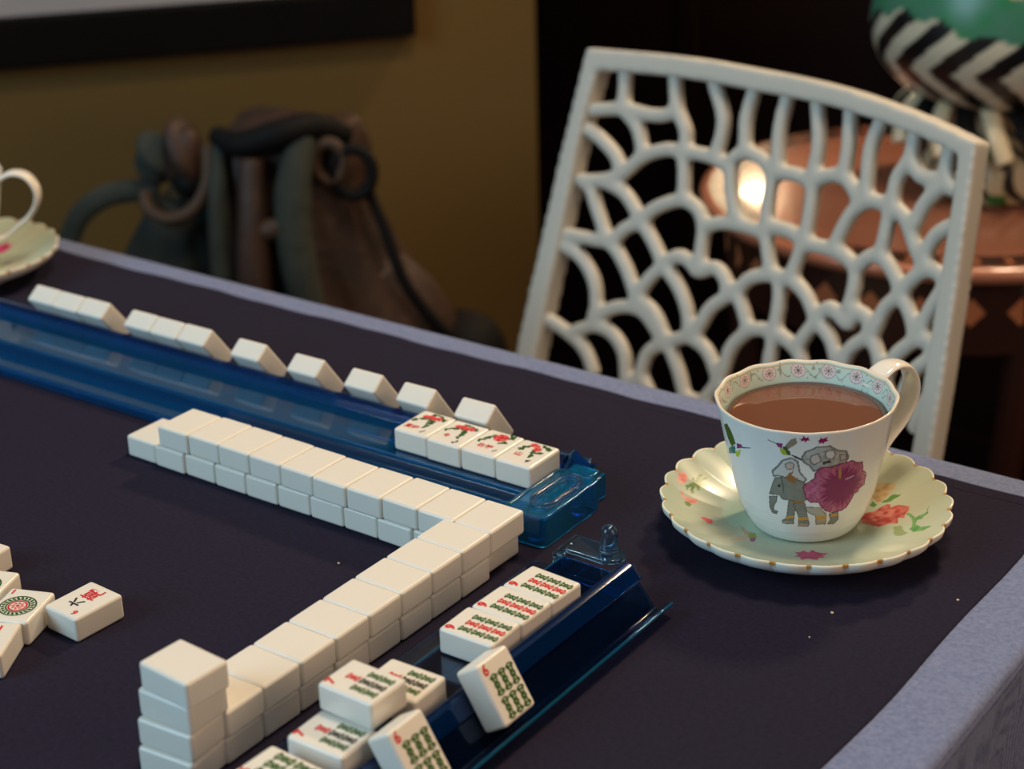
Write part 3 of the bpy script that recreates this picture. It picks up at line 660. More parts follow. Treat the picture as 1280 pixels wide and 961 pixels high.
SAU = {'bud1':[(-3.03,-0.4),(-2.91,-0.24),(-2.8,-0.34),(-2.7,-0.59),(-2.69,-0.77),(-2.81,-0.71),(-2.93,-0.57)],'bud2':[(-2.64,-1.0),(-2.57,-0.96),(-2.43,-1.09),
(-2.33,-0.96),(-2.18,-0.92),(-2.13,-1.06),(-2.23,-1.23),(-2.38,-1.23)],'leaf1':[(-2.65,-0.68),(-2.63,-0.39),(-2.73,-0.27),(-2.7,-0.2),(-2.61,-0.3),(-2.67,
-0.07),(-2.69,0.03),(-2.63,0.08),(-2.58,-0.08),(-2.52,0.13),(-2.51,0.08),(-2.53,-0.2),(-2.41,-0.13),(-2.34,-0.28),(-2.47,-0.32),(-2.37,-0.52),(-2.43,-0.54),
(-2.53,-0.43),(-2.39,-0.76),(-2.44,-0.81),(-2.55,-0.58),(-2.52,-0.84)],'leaf2':[(-2.3,-1.3),(-2.27,-1.21),(-2.15,-1.24),(-2.13,-1.39),(-2.21,-1.4)],'dash':[(-1.74,
-1.59),(-1.73,-1.46),(-1.53,-1.37),(-1.46,-1.56),(-1.52,-1.65)],'hbw':[(-1.04,-1.06),(-0.95,-1.06),(-0.73,-1.21),(-0.62,-1.38),(-0.76,-1.34)],'hbw2':[(-0.78,
-1.91),(-0.75,-1.49),(-0.65,-1.36),(-0.56,-1.53),(-0.65,-1.8),(-0.66,-2.06)],'hbb':[(-0.72,-1.2),(-0.61,-1.15),(-0.47,-1.29),(-0.52,-1.43),(-0.61,-1.43)],
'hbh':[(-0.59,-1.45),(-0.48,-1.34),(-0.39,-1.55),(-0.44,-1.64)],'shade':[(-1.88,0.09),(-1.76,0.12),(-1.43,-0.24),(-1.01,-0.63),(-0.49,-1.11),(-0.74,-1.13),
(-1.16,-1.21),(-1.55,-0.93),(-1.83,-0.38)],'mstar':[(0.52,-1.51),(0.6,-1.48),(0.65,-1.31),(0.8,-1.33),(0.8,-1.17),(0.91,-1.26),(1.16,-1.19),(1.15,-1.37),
(1.26,-1.5),(1.17,-1.59),(1.22,-1.83),(1.0,-1.78),(0.9,-1.99),(0.8,-1.77),(0.69,-1.8),(0.68,-1.63)],'peony':[(1.04,0.7),(1.01,0.97),(1.16,1.14),(1.28,1.42),
(1.37,1.46),(1.45,1.34),(1.61,1.45),(1.87,1.41),(1.9,1.23),(1.96,0.95),(1.82,0.93),(1.9,0.72),(1.67,0.65),(1.58,0.49),(1.47,0.54),(1.29,0.51),(1.15,0.54)],
'pleaf1':[(1.16,1.48),(1.27,1.79),(1.48,1.85),(1.39,1.66),(1.28,1.5)],'pleaf2':[(0.95,1.34),(0.97,1.51),(1.1,1.38),(1.08,1.27)],'pleaf3':[(1.93,1.17),(2.21,
0.94),(2.37,1.13),(2.33,1.4),(2.42,1.13),(2.41,0.91),(2.3,0.84),(2.35,0.63),(2.53,0.48),(2.79,0.5),(2.67,0.29),(2.44,0.28),(2.3,0.46),(2.27,0.7),(2.12,
0.95),(1.96,1.04)],'pleaf4':[(1.89,0.54),(2.0,0.6),(2.33,0.26),(2.29,0.06),(2.09,0.11)],'brown':[(0.88,1.62),(0.78,2.09),(0.99,2.19),(1.23,2.16),(1.18,
1.63),(1.13,1.47)]}
def saucer_mesh():
    ns = 26
    rt = np.concatenate([[.01, .6, 1.0], np.linspace(1.2, 3.12, 96), [3.145, 3.165]])
    zt = .30+.60*(np.clip(rt-1.3, 0, None)/1.85)**1.6; zt[-1] -= .02
    rb = np.array([3.165, 3.14, 3.04, 2.8, 2.45, 2.1, 1.8, 1.75, 1.68, 1.60, 1.5, .02]); zb = np.array([.84, .74, .62, .47, .34, .24, .14, .0, .0, .0, .14, .14])
    r = np.concatenate([rt, rb]); z = np.concatenate([zt, zb]); top = np.concatenate([np.ones(len(rt)), np.zeros(len(rb))])
    RR, TH = np.meshgrid(r, th, indexing='ij'); ZZ, _ = np.meshgrid(z, th, indexing='ij'); TP, _ = np.meshgrid(top, th, indexing='ij')
    ph = (TH-radians(-89.4))*ns/2; sc_ = np.abs(np.cos(ph-pi/2))   # 0 at the notches where the gold sits
    wgt = np.clip((RR-1.6)/1.5, 0, 1)
    RF = RR*(1+.034*(sc_-.62)*wgt**5); ZF = ZZ+.045*(sc_-.6)*wgt**1.5*np.where(TP > 0, 1, .8)
    V = np.stack([RF*np.cos(TH), RF*np.sin(TH), ZF], -1).reshape(-1, 3)
    n, k = NTH, len(r)
    I, Jx = np.meshgrid(np.arange(k-1), np.arange(n), indexing='ij'); J2 = (Jx+1)%n
    F = np.stack([I*n+Jx, (I+1)*n+Jx, (I+1)*n+J2, I*n+J2], -1).reshape(-1, 4)
    X = RR*np.cos(TH); Y = RR*np.sin(TH); T = TP > 0
    col = np.empty(RR.shape+(3,)); a = vnoise(X, Y, 1.1, 3)[..., None]
    col[:] = L3(192, 190, 158)*(1-a)+L3(176, 192, 172)*a; col[~T] = L3(226, 226, 222)
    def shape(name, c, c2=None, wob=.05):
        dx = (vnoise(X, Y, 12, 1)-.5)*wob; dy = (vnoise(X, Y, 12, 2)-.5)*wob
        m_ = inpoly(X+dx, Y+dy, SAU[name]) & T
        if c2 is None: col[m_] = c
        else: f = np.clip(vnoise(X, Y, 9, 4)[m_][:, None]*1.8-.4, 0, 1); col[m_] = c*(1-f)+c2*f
    shape('shade', L3(186, 204, 176)); shape('brown', L3(180, 150, 104), L3(206, 178, 130))  # the brown patch is a floral reflection painted into the glaze colour
    shape('leaf1', L3(110, 130, 70), L3(130, 150, 90), .03); shape('leaf2', L3(120, 140, 80), None, .03)
    shape('bud1', L3(226, 130, 116), L3(236, 176, 156), .03); shape('bud2', L3(226, 126, 112), L3(236, 176, 156), .03); shape('dash', L3(222, 100, 100), None, .03)
    shape('hbw', L3(196, 164, 130)); shape('hbw2', L3(206, 176, 146)); shape('hbb', L3(150, 160, 60)); shape('hbh', L3(146, 80, 110))
    shape('mstar', L3(178, 46, 100), L3(200, 70, 116)); shape('pleaf1', L3(96, 140, 70)); shape('pleaf2', L3(96, 140, 70)); shape('pleaf3', L3(120, 164, 96), L3(96, 146, 80)); shape('pleaf4', L3(150, 160, 110))
    shape('peony', L3(176, 74, 74), L3(206, 130, 112))
    edge = (RR > 3.10) & (sc_ < .26) & (RR < 3.19) & (ZZ > .8); col[edge] = L3(190, 136, 66)
    rim = (RR > 3.13) & (sc_ >= .26) & (ZZ > .8); col[rim] = L3(238, 232, 210)
    me = bpy.data.meshes.new('saucer'); me.from_pydata((V*U).tolist(), [], F.tolist()); me.materials.append(M['china'])
    me.polygons.foreach_set('use_smooth', np.ones(len(me.polygons), bool)); setcol(me, np.clip(col, 0, 1).reshape(-1, 3)); me.update(); return me
sau_me = saucer_mesh()
tea_b = MB()
tea_b.lathe([(.01, 2.0), (1.5, 2.0), (1.655, 2.50), (1.70, 2.53), (1.60, 2.50), (1.2, 2.495), (.01, 2.495)], 64)
tea_b.m = [1 if 128 <= i < 256 else 0 for i in range(len(tea_b.m))]
tea_me = tea_b.mesh('tea', [M['tea'], M['teaedge']])
def cup_set(x, y, rz, dx, dy, lab, tilt=None):
    s = link('saucer', sau_me, None, (x, y, .0), (0, 0, rz)); tag(s, 'scalloped pale green floral china saucer ' + lab, 'saucer', 'china saucers')
    ax = Vector((.58755, -.80919, 0)); m = Matrix.Rotation(tilt or 0, 4, ax)
    c = empty('teacup', (x+dx, y+dy, .375)); c.rotation_euler = (m @ Matrix.Rotation(rz, 4, 'Z')).to_euler()
    tag(c, 'fluted china teacup with elephant print ' + lab, 'teacup', 'china teacups')
    link('cup_body', cup_me, c); return s, c
s, c = cup_set(4.55, 4.29, 0, .02, -.02, 'in front of the white chair', radians(1.8))
link('handle', handle_me, c, (0, 0, 0), (0, 0, radians(68)))
te = link('milk_tea', tea_me, None, (4.57, 4.27, .375)); te.rotation_euler = c.rotation_euler; tag(te, 'brown milk tea filling the elephant teacup', 'tea')
s, c = cup_set(-25.6, 5.1, radians(150), -.2, -.1, 'cut off by the left edge of the photo')
link('handle', handle_me, c, (0, 0, 0), (0, 0, radians(32-150)))
te = link('milk_tea', tea_me, None, (-25.8, 5.0, .375)); tag(te, 'tea in the cup cut off by the left edge of the photo', 'tea')

# crumbs
for x, y, s, wh in ((6.65, 1.42, .035, 'below the saucer'), (8.58, 3.30, .03, 'near the right hem'), (6.68, .34, .02, 'lower, beside the rack lip'), (-3.21, -2.54, .03, 'inside the corner of the tile wall')):
    b = MB(); b.ell((0, 0, s*.7), (s, s*.8, s*.7), 8, 6, 0, lambda v: 1+.2*sin(v.x*5+v.y*7)); tag(link('crumb', b.mesh('crumb', M['crumb']), None, (x, y, 0)), 'tiny pale crumb on the navy cloth %s' % wh, 'crumb', 'crumbs on the cloth')

# ================================================================== white lattice chair
CA = Vector((-14.964, 25.801, 4.4)); CE = Vector((.96351, -.26766, 0)); CD = Vector((-.05565, -.20033, -.97815))
CN = CE.cross(CD)        # points away from or towards the table
if CN.dot(Vector((0, -1, 0))) < 0: CN = -CN
STR = [[(1.66,0.59),(1.76,1.29),(1.81,1.88)],[(0.31,2.21),(1.81,1.88),(3.11,1.85),(3.92,1.67),(4.25,1.33)],[(3.95,0.41),(4.26,1.37),(4.84,2.13),(4.88,2.89)],
[(5.75,0.3),(6.4,1.35),(6.38,2.39),(6.11,2.71)],[(7.51,0.26),(7.41,1.22),(7.62,2.26)],[(9.01,0.12),(8.93,1.26),(9.16,2.41),(9.35,2.6)],[(10.29,0.02),(10.68,
1.24),(10.73,2.14),(10.76,2.56)],[(11.75,0.01),(11.96,1.18),(12.0,2.03)],[(13.11,0.07),(12.89,1.11),(13.1,2.59)],[(14.52,0.23),(14.55,0.98),(14.2,1.74),
(14.2,2.51)],[(14.6,1.05),(15.09,1.44),(15.84,1.44),(16.69,1.6)],[(16.0,0.36),(16.04,0.98),(16.21,1.41)],[(16.11,1.49),(15.53,2.17),(15.22,3.01)],[(17.13,
2.38),(16.24,2.98),(15.91,3.68)],[(1.81,1.88),(2.62,2.42),(3.09,3.36)],[(-0.01,2.78),(0.95,3.11),(1.82,3.59),(2.21,4.17)],[(0.23,4.82),(1.29,4.59),(2.21,
4.17),(3.05,3.37),(4.07,2.89),(4.86,2.82),(5.72,2.72),(6.51,2.76),(7.13,2.97)],[(4.86,2.82),(5.06,3.49),(5.23,4.41)],[(7.13,2.97),(7.11,2.64),(7.62,2.26),
(8.47,2.35),(9.03,2.8)],[(7.13,2.97),(7.31,3.69),(7.64,4.31),(8.0,4.61)],[(8.99,2.85),(9.02,3.72),(9.14,4.51)],[(8.57,2.4),(9.2,2.6),(9.95,2.51),(10.79,
2.61)],[(10.79,2.61),(10.87,3.43),(10.89,4.56)],[(10.79,2.61),(11.2,2.33),(11.75,2.15),(12.28,2.26),(12.79,2.66),(13.13,2.72)],[(9.13,4.47),(10.04,4.36),
(10.79,4.51)],[(13.17,2.67),(12.66,3.14),(12.34,3.87),(12.21,4.36)],[(13.07,2.67),(13.98,2.59),(14.83,2.83),(15.5,3.61),(16.08,4.12)],[(14.22,2.53),(14.17,
3.3),(14.16,4.23)],[(3.57,5.62),(3.79,5.2),(4.41,4.77),(5.24,4.44),(5.98,4.62),(6.34,5.13),(6.41,5.87),(6.49,6.59)],[(1.29,4.59),(2.42,4.78),(3.19,5.34),
(3.54,5.67),(4.24,6.26),(4.84,6.88),(5.7,7.49),(6.27,8.21),(6.52,9.01)],[(3.54,5.67),(2.81,6.02),(2.23,6.76)],[(0.34,4.8),(0.81,4.92),(1.31,5.63),(2.05,
6.65)],[(-0.54,6.97),(0.36,6.88),(1.46,6.79),(2.23,6.76),(3.0,7.31),(3.6,8.05),(3.79,8.41)],[(6.34,5.13),(7.19,4.79),(8.11,4.68),(9.14,4.67)],[(9.12,4.58),
(9.43,5.39),(9.75,5.97)],[(4.84,6.88),(5.4,6.41),(6.02,6.47),(6.47,6.71),(7.18,6.38),(7.73,6.66),(7.86,6.98)],[(4.84,6.88),(4.24,7.58),(3.79,8.41)],[(10.89,
4.56),(10.75,5.06),(10.58,5.85)],[(10.82,4.64),(11.83,4.52),(12.69,4.57),(13.25,4.85)],[(13.25,4.82),(13.34,5.45),(13.26,6.2)],[(13.25,4.85),(13.77,4.3),
(14.33,4.28),(14.9,4.65),(15.29,5.12)],[(16.08,4.12),(16.54,4.1),(17.17,4.24)],[(16.08,4.12),(15.59,4.6),(15.26,5.15)],[(15.91,3.68),(16.08,4.12)],[(-0.47,
7.27),(0.85,7.55),(1.69,8.25),(1.99,9.09),(1.95,9.71)],[(9.75,5.97),(8.87,6.29),(8.27,6.94),(7.32,7.77),(6.92,8.6),(6.63,9.05)],[(9.75,5.97),(10.6,5.91),
(11.39,6.24),(12.04,6.9),(12.78,7.33),(13.23,8.01)],[(10.07,5.94),(10.28,6.82),(10.3,7.78),(10.32,8.47),(10.34,9.16)],[(7.85,6.92),(8.27,6.94),(8.79,7.51),
(9.15,8.08)],[(3.79,8.41),(4.69,8.64),(5.5,9.45),(6.34,10.39),(6.85,11.26)],[(1.15,10.37),(2.07,9.91),(2.96,9.96),(3.62,10.45),(3.89,11.14),(3.99,11.87)],
[(1.96,9.74),(2.85,9.0),(4.08,8.74),(5.05,9.28),(5.58,9.8)],[(-0.76,10.16),(0.96,10.54),(1.86,10.98),(2.42,11.74)],[(6.53,9.04),(5.71,9.46),(4.82,10.1),
(4.58,11.07),(4.35,11.75)],[(6.53,9.04),(7.49,9.31),(8.29,10.22)],[(9.15,8.08),(9.8,7.85),(10.72,7.86),(11.54,8.17),(11.93,8.81)],[(9.15,8.08),(8.54,8.85),
(8.32,9.93),(7.99,10.61),(7.42,11.53)],[(12.04,6.9),(12.45,6.35),(13.0,6.5),(13.4,6.62),(13.67,6.18),(14.18,6.27),(14.36,6.77)],[(12.04,6.9),(11.57,7.69),
(11.5,8.16)],[(14.36,6.77),(13.71,7.33),(13.52,7.92),(13.52,8.59)],[(14.36,6.77),(14.81,7.14),(15.17,7.81),(15.56,8.22)],[(15.29,5.15),(14.77,5.71),(14.55,
6.43),(14.37,6.81)],[(15.29,5.15),(15.86,5.67),(16.23,6.31)],[(17.03,4.28),(16.59,5.21),(16.23,6.31)],[(16.23,6.31),(16.7,6.22),(17.4,6.3)],[(16.23,6.31),
(15.58,7.04),(15.36,7.75),(15.34,8.29)],[(17.41,6.36),(16.54,7.13),(16.26,7.87),(16.19,8.81)],[(17.55,7.21),(17.1,8.12),(16.89,9.1)],[(8.29,10.22),(8.99,
10.72),(9.57,11.55)],[(4.62,11.06),(5.44,11.86),(6.06,12.72)],[(6.85,11.26),(7.72,11.13),(8.37,11.36)],[(10.34,9.16),(10.39,10.28),(10.95,11.08)],[(11.93,
8.81),(12.39,9.63),(12.29,10.64)],[(13.52,8.59),(13.54,9.4),(14.05,10.05)],[(15.56,8.22),(15.89,8.9),(15.93,9.68)],[(6.85,11.26),(6.83,12.47),(7.18,13.1)],
[(11.96,8.94),(12.94,9.04),(13.53,8.66)],[(10.36,9.23),(11.25,9.3),(11.95,8.91)],[(3.99,11.87),(3.44,12.51),(3.05,13.73)]]
foot = (CA+CE*8.6+CD*17.5); foot.z = -32.6
ch = empty('lattice_chair', tuple(foot)); tag(ch, 'white moulded chair with a coral-like openwork backrest facing the table', 'chair')
def bow(u): return -1.0*(1-((u-8.6)/8.6)**2)     # the back is dished away from the sitter
def cp(u, v, n=0.0):
    p = CA+CE*u+CD*v+CN*(n+bow(u)*.6)-foot; return (p.x, p.y, p.z)
lat = MB()
OT = [(0,0),(4.0,-.39),(7.78,-.56),(11.23,-.60),(14.49,-.38),(17.24,0)]; IT = [(.62,.72),(4.17,.33),(7.95,.16),(11.4,.06),(14.64,.25),(16.65,.50)]
LO = [(0,0),(-.41,3.46),(-.76,7.03),(-1.2,11.88),(-1.5,17.5)]; LI = [(.62,.72),(.30,3.16),(.10,6.5),(-.25,11.7),(-.5,17.5)]
RO = [(17.24,0),(17.52,2.86),(17.78,5.75),(17.98,8.3),(18.5,17.5)]; RI = [(16.65,.50),(16.86,3.0),(17.06,5.96),(17.22,8.5),(17.6,17.5)]
def strut_sweep(bl, pts, w_, t_):
    P = spline([(u, v, 0) for u, v in pts], 5); V = []; k = len(P); n = 10
    for i in range(k):
        t = (P[min(i+1,k-1)]-P[max(i-1,0)]).normalized(); s = Vector((-t.y, t.x, 0))
        for j in range(n):
            q = 2*pi*j/n; cq, sq = cos(q), sin(q)
            e = lambda c_: math.copysign(abs(c_)**.6, c_)
            pp = P[i]+s*e(cq)*w_/2; V.append(cp(pp.x, pp.y, e(sq)*t_/2))
    F = [(i*n+j, i*n+(j+1)%n, (i+1)*n+(j+1)%n, (i+1)*n+j) for i in range(k-1) for j in range(n)]+[tuple(range(n-1,-1,-1)), tuple(range((k-1)*n, k*n))]
    bl.add(V, F)
for s_ in STR: strut_sweep(lat, ([(s_[0][0]-(s_[1][0]-s_[0][0])*.15, max(s_[0][1]-.7, float(np.interp(s_[0][0], [p[0] for p in IT], [p[1] for p in IT]))-.22))]+s_ if s_[0][1] < 1.3 and s_[1][1] > s_[0][1]+.5 else s_), .53, .50)
me = fix_normals(mesh('lattice', lat.V, lat.F, M['chair']))
lo = link('lattice', me, ch)
rm = lo.modifiers.new('remesh', 'REMESH'); rm.mode = 'VOXEL'; rm.voxel_size = .085*U; rm.use_smooth_shade = True
sm = lo.modifiers.new('smooth', 'SMOOTH'); sm.factor = .6; sm.iterations = 11
fb = MB()
def bar(bl, outer, inner, t_):
    k = 40
    def res(P): 
        S_ = spline([(a, b_, 0) for a, b_ in P], 16); return [S_[round(i*(len(S_)-1)/k)] for i in range(k+1)]
    A, B = res(outer), res(inner); V = []
    for i in range(k+1):
        a, c_ = A[i], B[i]
        V += [cp(a.x, a.y, t_/2), cp(c_.x, c_.y, t_/2), cp(c_.x, c_.y, -t_/2), cp(a.x, a.y, -t_/2)]
    F = [(i*4+j, i*4+(j+1)%4, (i+1)*4+(j+1)%4, (i+1)*4+j) for i in range(k) for j in range(4)]+[(3,2,1,0), (4*k,4*k+1,4*k+2,4*k+3)]
    bl.add(V, F)
fb = MB()
for o_, i_ in ((OT, IT), (LO, LI), (RO, RI)): bar(fb, o_, i_, .84)
fo = link('frame', fb.mesh('frame', M['chair']), ch)
rm = fo.modifiers.new('remesh', 'REMESH'); rm.mode = 'VOXEL'; rm.voxel_size = .09*U; rm.use_smooth_shade = True
sm = fo.modifiers.new('smooth', 'SMOOTH'); sm.factor = .6; sm.iterations = 8
fb = MB(); bar(fb, [(-1.45,16.9),(8.6,16.7),(18.45,16.9)], [(-1.5,17.9),(8.6,17.8),(18.5,17.9)], 1.0); link('lower_rail', bevel(fb.mesh('lower_rail', M['chair']), .12, 2, 40), ch)
# seat and legs (mostly hidden by the table)
SB = CA+CE*8.6+CD*17.5
def sp(u, d, z): p = Vector((SB.x, SB.y, 0))+CE*u+Vector((-.26766, -.96351, 0))*d-foot; return (p.x, p.y, z+32.6)
b = MB(); P = []
sv = rrect(-9.6, 9.6, .4, 17.0, 2.2)
V = [sp(u, d, z) for z in (-13.6, -12.8) for u, d in sv]; n = len(sv)
b.add(V, [tuple(range(n-1,-1,-1)), tuple(range(n, 2*n))]+[(i,(i+1)%n,(i+1)%n+n,i+n) for i in range(n)])
link('seat', bevel(b.mesh('seat', M['chair']), .2, 3, 40), ch)
for u, d, du, dd in ((-8.6, 1.2, -.9, -1.6), (8.6, 1.2, .9, -1.6), (-8.6, 15.8, -.6, .6), (8.6, 15.8, .6, .6)):
    b = MB(); b.tube([sp(u, d, -13.7), sp(u+du*.5, d+dd*.5, -23), sp(u+du, d+dd, -32.6)], [.62, .52, .42], 14); link('leg', b.mesh('leg', M['chair']), ch)

# ================================================================== picture frame on the ochre wall
pf = empty('picture_frame', wp(9, 0, 0)); tag(pf, 'black framed picture hanging low on the ochre wall above the bag', 'picture frame')
def rel(bl): 
    o_ = Vector(wp(9, 0, 0)); bl.V = [tuple(Vector(v)-o_) for v in bl.V]; return bl
S0, S1, Z0, Z1, FW = -22.0, 19.95, -.1, 26.0, 2.35
for nm_, q in (('bottom_rail', (S0, S1, Z0, Z0+FW)), ('top_rail', (S0, S1, Z1-FW, Z1)), ('side_stile', (S0, S0+FW, Z0+FW, Z1-FW)), ('side_stile', (S1-FW, S1, Z0+FW, Z1-FW))):
    b = MB(); wall_box(b, q[0], q[1], q[2], q[3], .02, .95); rel(b); link(nm_, bevel(b.mesh(nm_, M['blackwood'], False), .15, 2), pf)
b = MB(); wall_box(b, S0+FW-.02, S1-FW+.02, Z0+FW-.02, Z1-FW+.02, .05, .35); rel(b); link('mount', b.mesh('mount', M['paper'], False), pf)

# ================================================================== bag on a stool
VA = Vector((-.58755, .80919, 0)); VR = Vector((.80919, .58755, 0))
BD = 76.0
B0 = Vector((19.7705, -27.5924, 0))+VA*BD
def bp_(r, z, d=0.0): p = B0+VR*r+VA*d; return Vector((p.x, p.y, z))
borg = bp_(-8.5, -14.2)
bag = empty('drawstring_bag', tuple(borg)); tag(bag, 'slouched brown and grey-teal leather bag with knotted drawstrings against the ochre wall', 'bag')
def bq(px, py, d=0.0):      # (right, up) measured on the bag's own plane, in units
    return bp_(px, py, d)-borg
def rowsurf(rows, depth, nseg=56, folds=(7, .05), seed=0, m=None, name='bag_body'):
    V = []; n = nseg
    rs = spline([(a, c_, z) for a, c_, z in rows], 5)
    for i, rr in enumerate(rs):
        l, r_, z = rr; cx = (l+r_)/2; hw = (r_-l)/2; t_ = i/(len(rs)-1)
        for j in range(n):
            q = 2*pi*j/n; f = 1+folds[1]*sin(q*folds[0]+seed+t_*1.5)+folds[1]*.6*sin(q*(folds[0]*2+1)+seed*2-t_*2)
            V.append(bp_(cx+hw*cos(q)*f, z+.25*sin(q*3+seed), depth*(.55+.45*t_)*sin(q)*f)-borg)
    k = len(rs); F = [(i*n+j, i*n+(j+1)%n, (i+1)*n+(j+1)%n, (i+1)*n+j) for i in range(k-1) for j in range(n)]+[tuple(range(n)), tuple(range((k-1)*n, k*n))]
    return fix_normals(mesh(name, V, F, m or M['leather']))
# rows: left, right, height
link('bag_body', rowsurf([(-12.2,-6.6,-1.4),(-12.9,-6.2,-2.6),(-13.1,-6.1,-5.0),(-13.6,-5.0,-7.5),(-14.0,-3.2,-10.5),(-14.2,-2.2,-12.8),(-13.6,-2.4,-14.1)], 4.4, 56, (8, .045), 1.0), bag)
link('side_pouch', rowsurf([(-15.6,-13.9,-4.6),(-16.4,-13.2,-5.4),(-17.6,-12.6,-7.6),(-18.4,-12.2,-10.0),(-18.2,-12.0,-12.6),(-17.2,-12.4,-14.1)], 2.4, 44, (5, .05), 2.0, M['teal'], 'side_pouch'), bag)
link('front_pocket', rowsurf([(-7.0,-4.8,-7.6),(-7.2,-3.4,-9.0),(-7.0,-2.4,-10.8),(-6.8,-2.0,-12.6),(-6.4,-2.2,-14.0)], 3.6, 44, (5, .05), 3.0, M['leather'], 'front_pocket'), bag)
b = MB(); b.ell(bq(-2.3, -12.25, -.4), (2.2, 2.0, 1.9)); link('padded_base', b.mesh('padded_base', M['blackleather']), bag)
def btube(name, pts, r, m, flat=None, n=10):
    b = MB(); P = spline([bq(*p) for p in pts], 7); rr = r if not isinstance(r, (list, tuple)) else [np.interp(i/(len(P)-1), np.linspace(0, 1, len(r)), r) for i in range(len(P))]
    b.tube(P, [float(x) for x in rr] if isinstance(rr, list) else rr, n, 0, False, flat); return link(name, b.mesh(name, m), bag)
btube('gathered_rim', [(-12.5,-1.5,-1.5),(-11.3,-1.55,-2.8),(-9.5,-1.0,-3.2),(-8.2,-.9,-2.6),(-6.9,-1.6,-1.6)], [.45,.6,.65,.6,.5], M['blackleather'])
btube('teal_band', [(-12.3,-1.7,-1.9),(-12.5,-4.4,-3.2),(-12.4,-7.6,-4.0),(-12.2,-11,-4.5),(-12.2,-13.6,-4.6)], [.35,.42,.5,.55,.5], M['teal'])
btube('teal_band', [(-8.6,-1.3,-2.9),(-9.1,-3.4,-4.0),(-9.0,-6.5,-4.5),(-8.3,-9.8,-4.9),(-7.2,-13.4,-5.0)], [.55,.8,.8,.7,.6], M['teal'])
btube('fold', [(-10.8,-2.0,-3.4),(-10.9,-5.0,-4.2),(-11.0,-8.6,-4.7),(-10.9,-13,-5.0)], [.5,.7,.8,.8], M['leather'])
btube('cuff', [(-11.4,-4.6,-3.9),(-10.2,-4.9,-4.3),(-9.2,-4.4,-4.4)], [.3,.5,.35], M['tan'])
btube('strap_loop', [(-20.0,-6.9,0),(-19.2,-5.4,-.2),(-18.0,-4.5,-.3),(-16.6,-4.2,-.4),(-15.5,-4.3,-.5)], .42, M['teal'], (1.2, .6))
btube('drawstring', [(-12.9,-1.9,-1.6),(-13.0,-3.4,-2.2),(-13.7,-4.5,-2.5),(-14.8,-4.9,-2.4),(-15.7,-4.6,-1.9),(-15.9,-3.9,-1.5)], .30, M['tan'])
b = MB(); b.ell(bq(-15.4, -2.6, -.6), (.95, .9, 1.15), 20, 12, 0, lambda v: 1+.15*sin(v.z*5+v.x*4)); link('knot', b.mesh('knot', M['teal']), bag)
b = MB(); b.ell(bq(-14.1, -2.4, -1.0), (1.0, .9, 1.5), 20, 12, 0, lambda v: 1+.18*sin(v.z*4+v.x*5)); link('knot', b.mesh('knot', M['leather']), bag)
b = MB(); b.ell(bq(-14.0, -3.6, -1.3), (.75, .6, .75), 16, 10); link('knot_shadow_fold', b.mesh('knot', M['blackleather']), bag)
for cx, cz, rx, rz, m_ in ((-7.6, -2.4, .62, .85, M['tan']), (-6.6, -2.9, .85, 1.05, M['blackleather'])):
    b = MB(); P = [bq(cx+rx*cos(a), cz+rz*sin(a), -2.8) for a in np.linspace(0, 2*pi, 22, endpoint=False)]; b.tube(P, .27, 10, 0, True); link('strap_ring', b.mesh('strap_ring', m_), bag)
btube('shoulder_strap', [(-6.2,-3.6,-2.0),(-5.4,-5.6,-2.4),(-4.6,-8.0,-2.8),(-3.2,-10.2,-2.6),(-2.2,-11.4,-2)], [.22,.25,.28,.3,.3], M['blackleather'])
st_ = empty('wooden_stool', tuple(bp_(-9.2, -32.6))); tag(st_, 'low walnut stool under the slouched bag', 'stool')
b = MB(); b.V = []; P = [VR*(11*cos(a))+VA*(6.2*sin(a)) for a in np.linspace(0, 2*pi, 40, endpoint=False)]
b.prism([(p.x, p.y) for p in P], 17.0, 18.15); link('seat', bevel(b.mesh('seat', M['stool']), .2, 2, 40), st_)
for a in (-.5, .5, pi-.5, pi+.5):
    p = VR*(8.5*cos(a))+VA*(6*sin(a)); q = p*1.15
    b = MB(); b.tube([(p.x, p.y, 17.3), (q.x, q.y, 0)], [.6, .45], 12); link('leg', b.mesh('leg', M['stool']), st_)

# ================================================================== round side table, vase and sconce
TC = (-8.25, 43.5, -32.6); H = 28.1
rt = empty('round_side_table', TC); tag(rt, 'round polished reddish wood side table with an inlaid border behind the chair', 'side table')
b = MB(); b.lathe([(.01,H-.75),(10.2,H-.75),(10.55,H-.55),(10.65,H-.28),(10.55,H-.06),(10.3,H),(.01,H)], 96); link('round_top', b.mesh('round_top', M['copper']), rt)
b = MB()
V = [(r*cos(a), r*sin(a), H+.015) for r in (9.0, 10.2) for a in np.linspace(0, 2*pi, 96, endpoint=False)]
b.add(V, [(i, (i+1)%96, (i+1)%96+96, i+96) for i in range(96)])
for i in range(48):
    a = 2*pi*i/48
    for r, w_, h_ in ((9.3, .16, .09), (9.62, .22, .17), (9.95, .16, .09)):
        P = [(r*cos(a)+x*cos(a)-y*sin(a), r*sin(a)+x*sin(a)+y*cos(a)) for x, y in ((-h_, 0), (0, -w_), (h_, 0), (0, w_))]
        b.add([(x, y, H+.03) for x, y in P], [(0, 1, 2, 3)], 1)
link('inlaid_border', b.mesh('inlaid_border', [M['inlay_dark'], M['inlay_light']], False), rt)
b = MB(); b.lathe([(8.9,H-4.0),(9.4,H-4.0),(9.4,H-.75),(8.9,H-.75)], 64, cap=False); b.lathe([(8.9,H-.75),(8.9,H-4.0)], 64, cap=False)
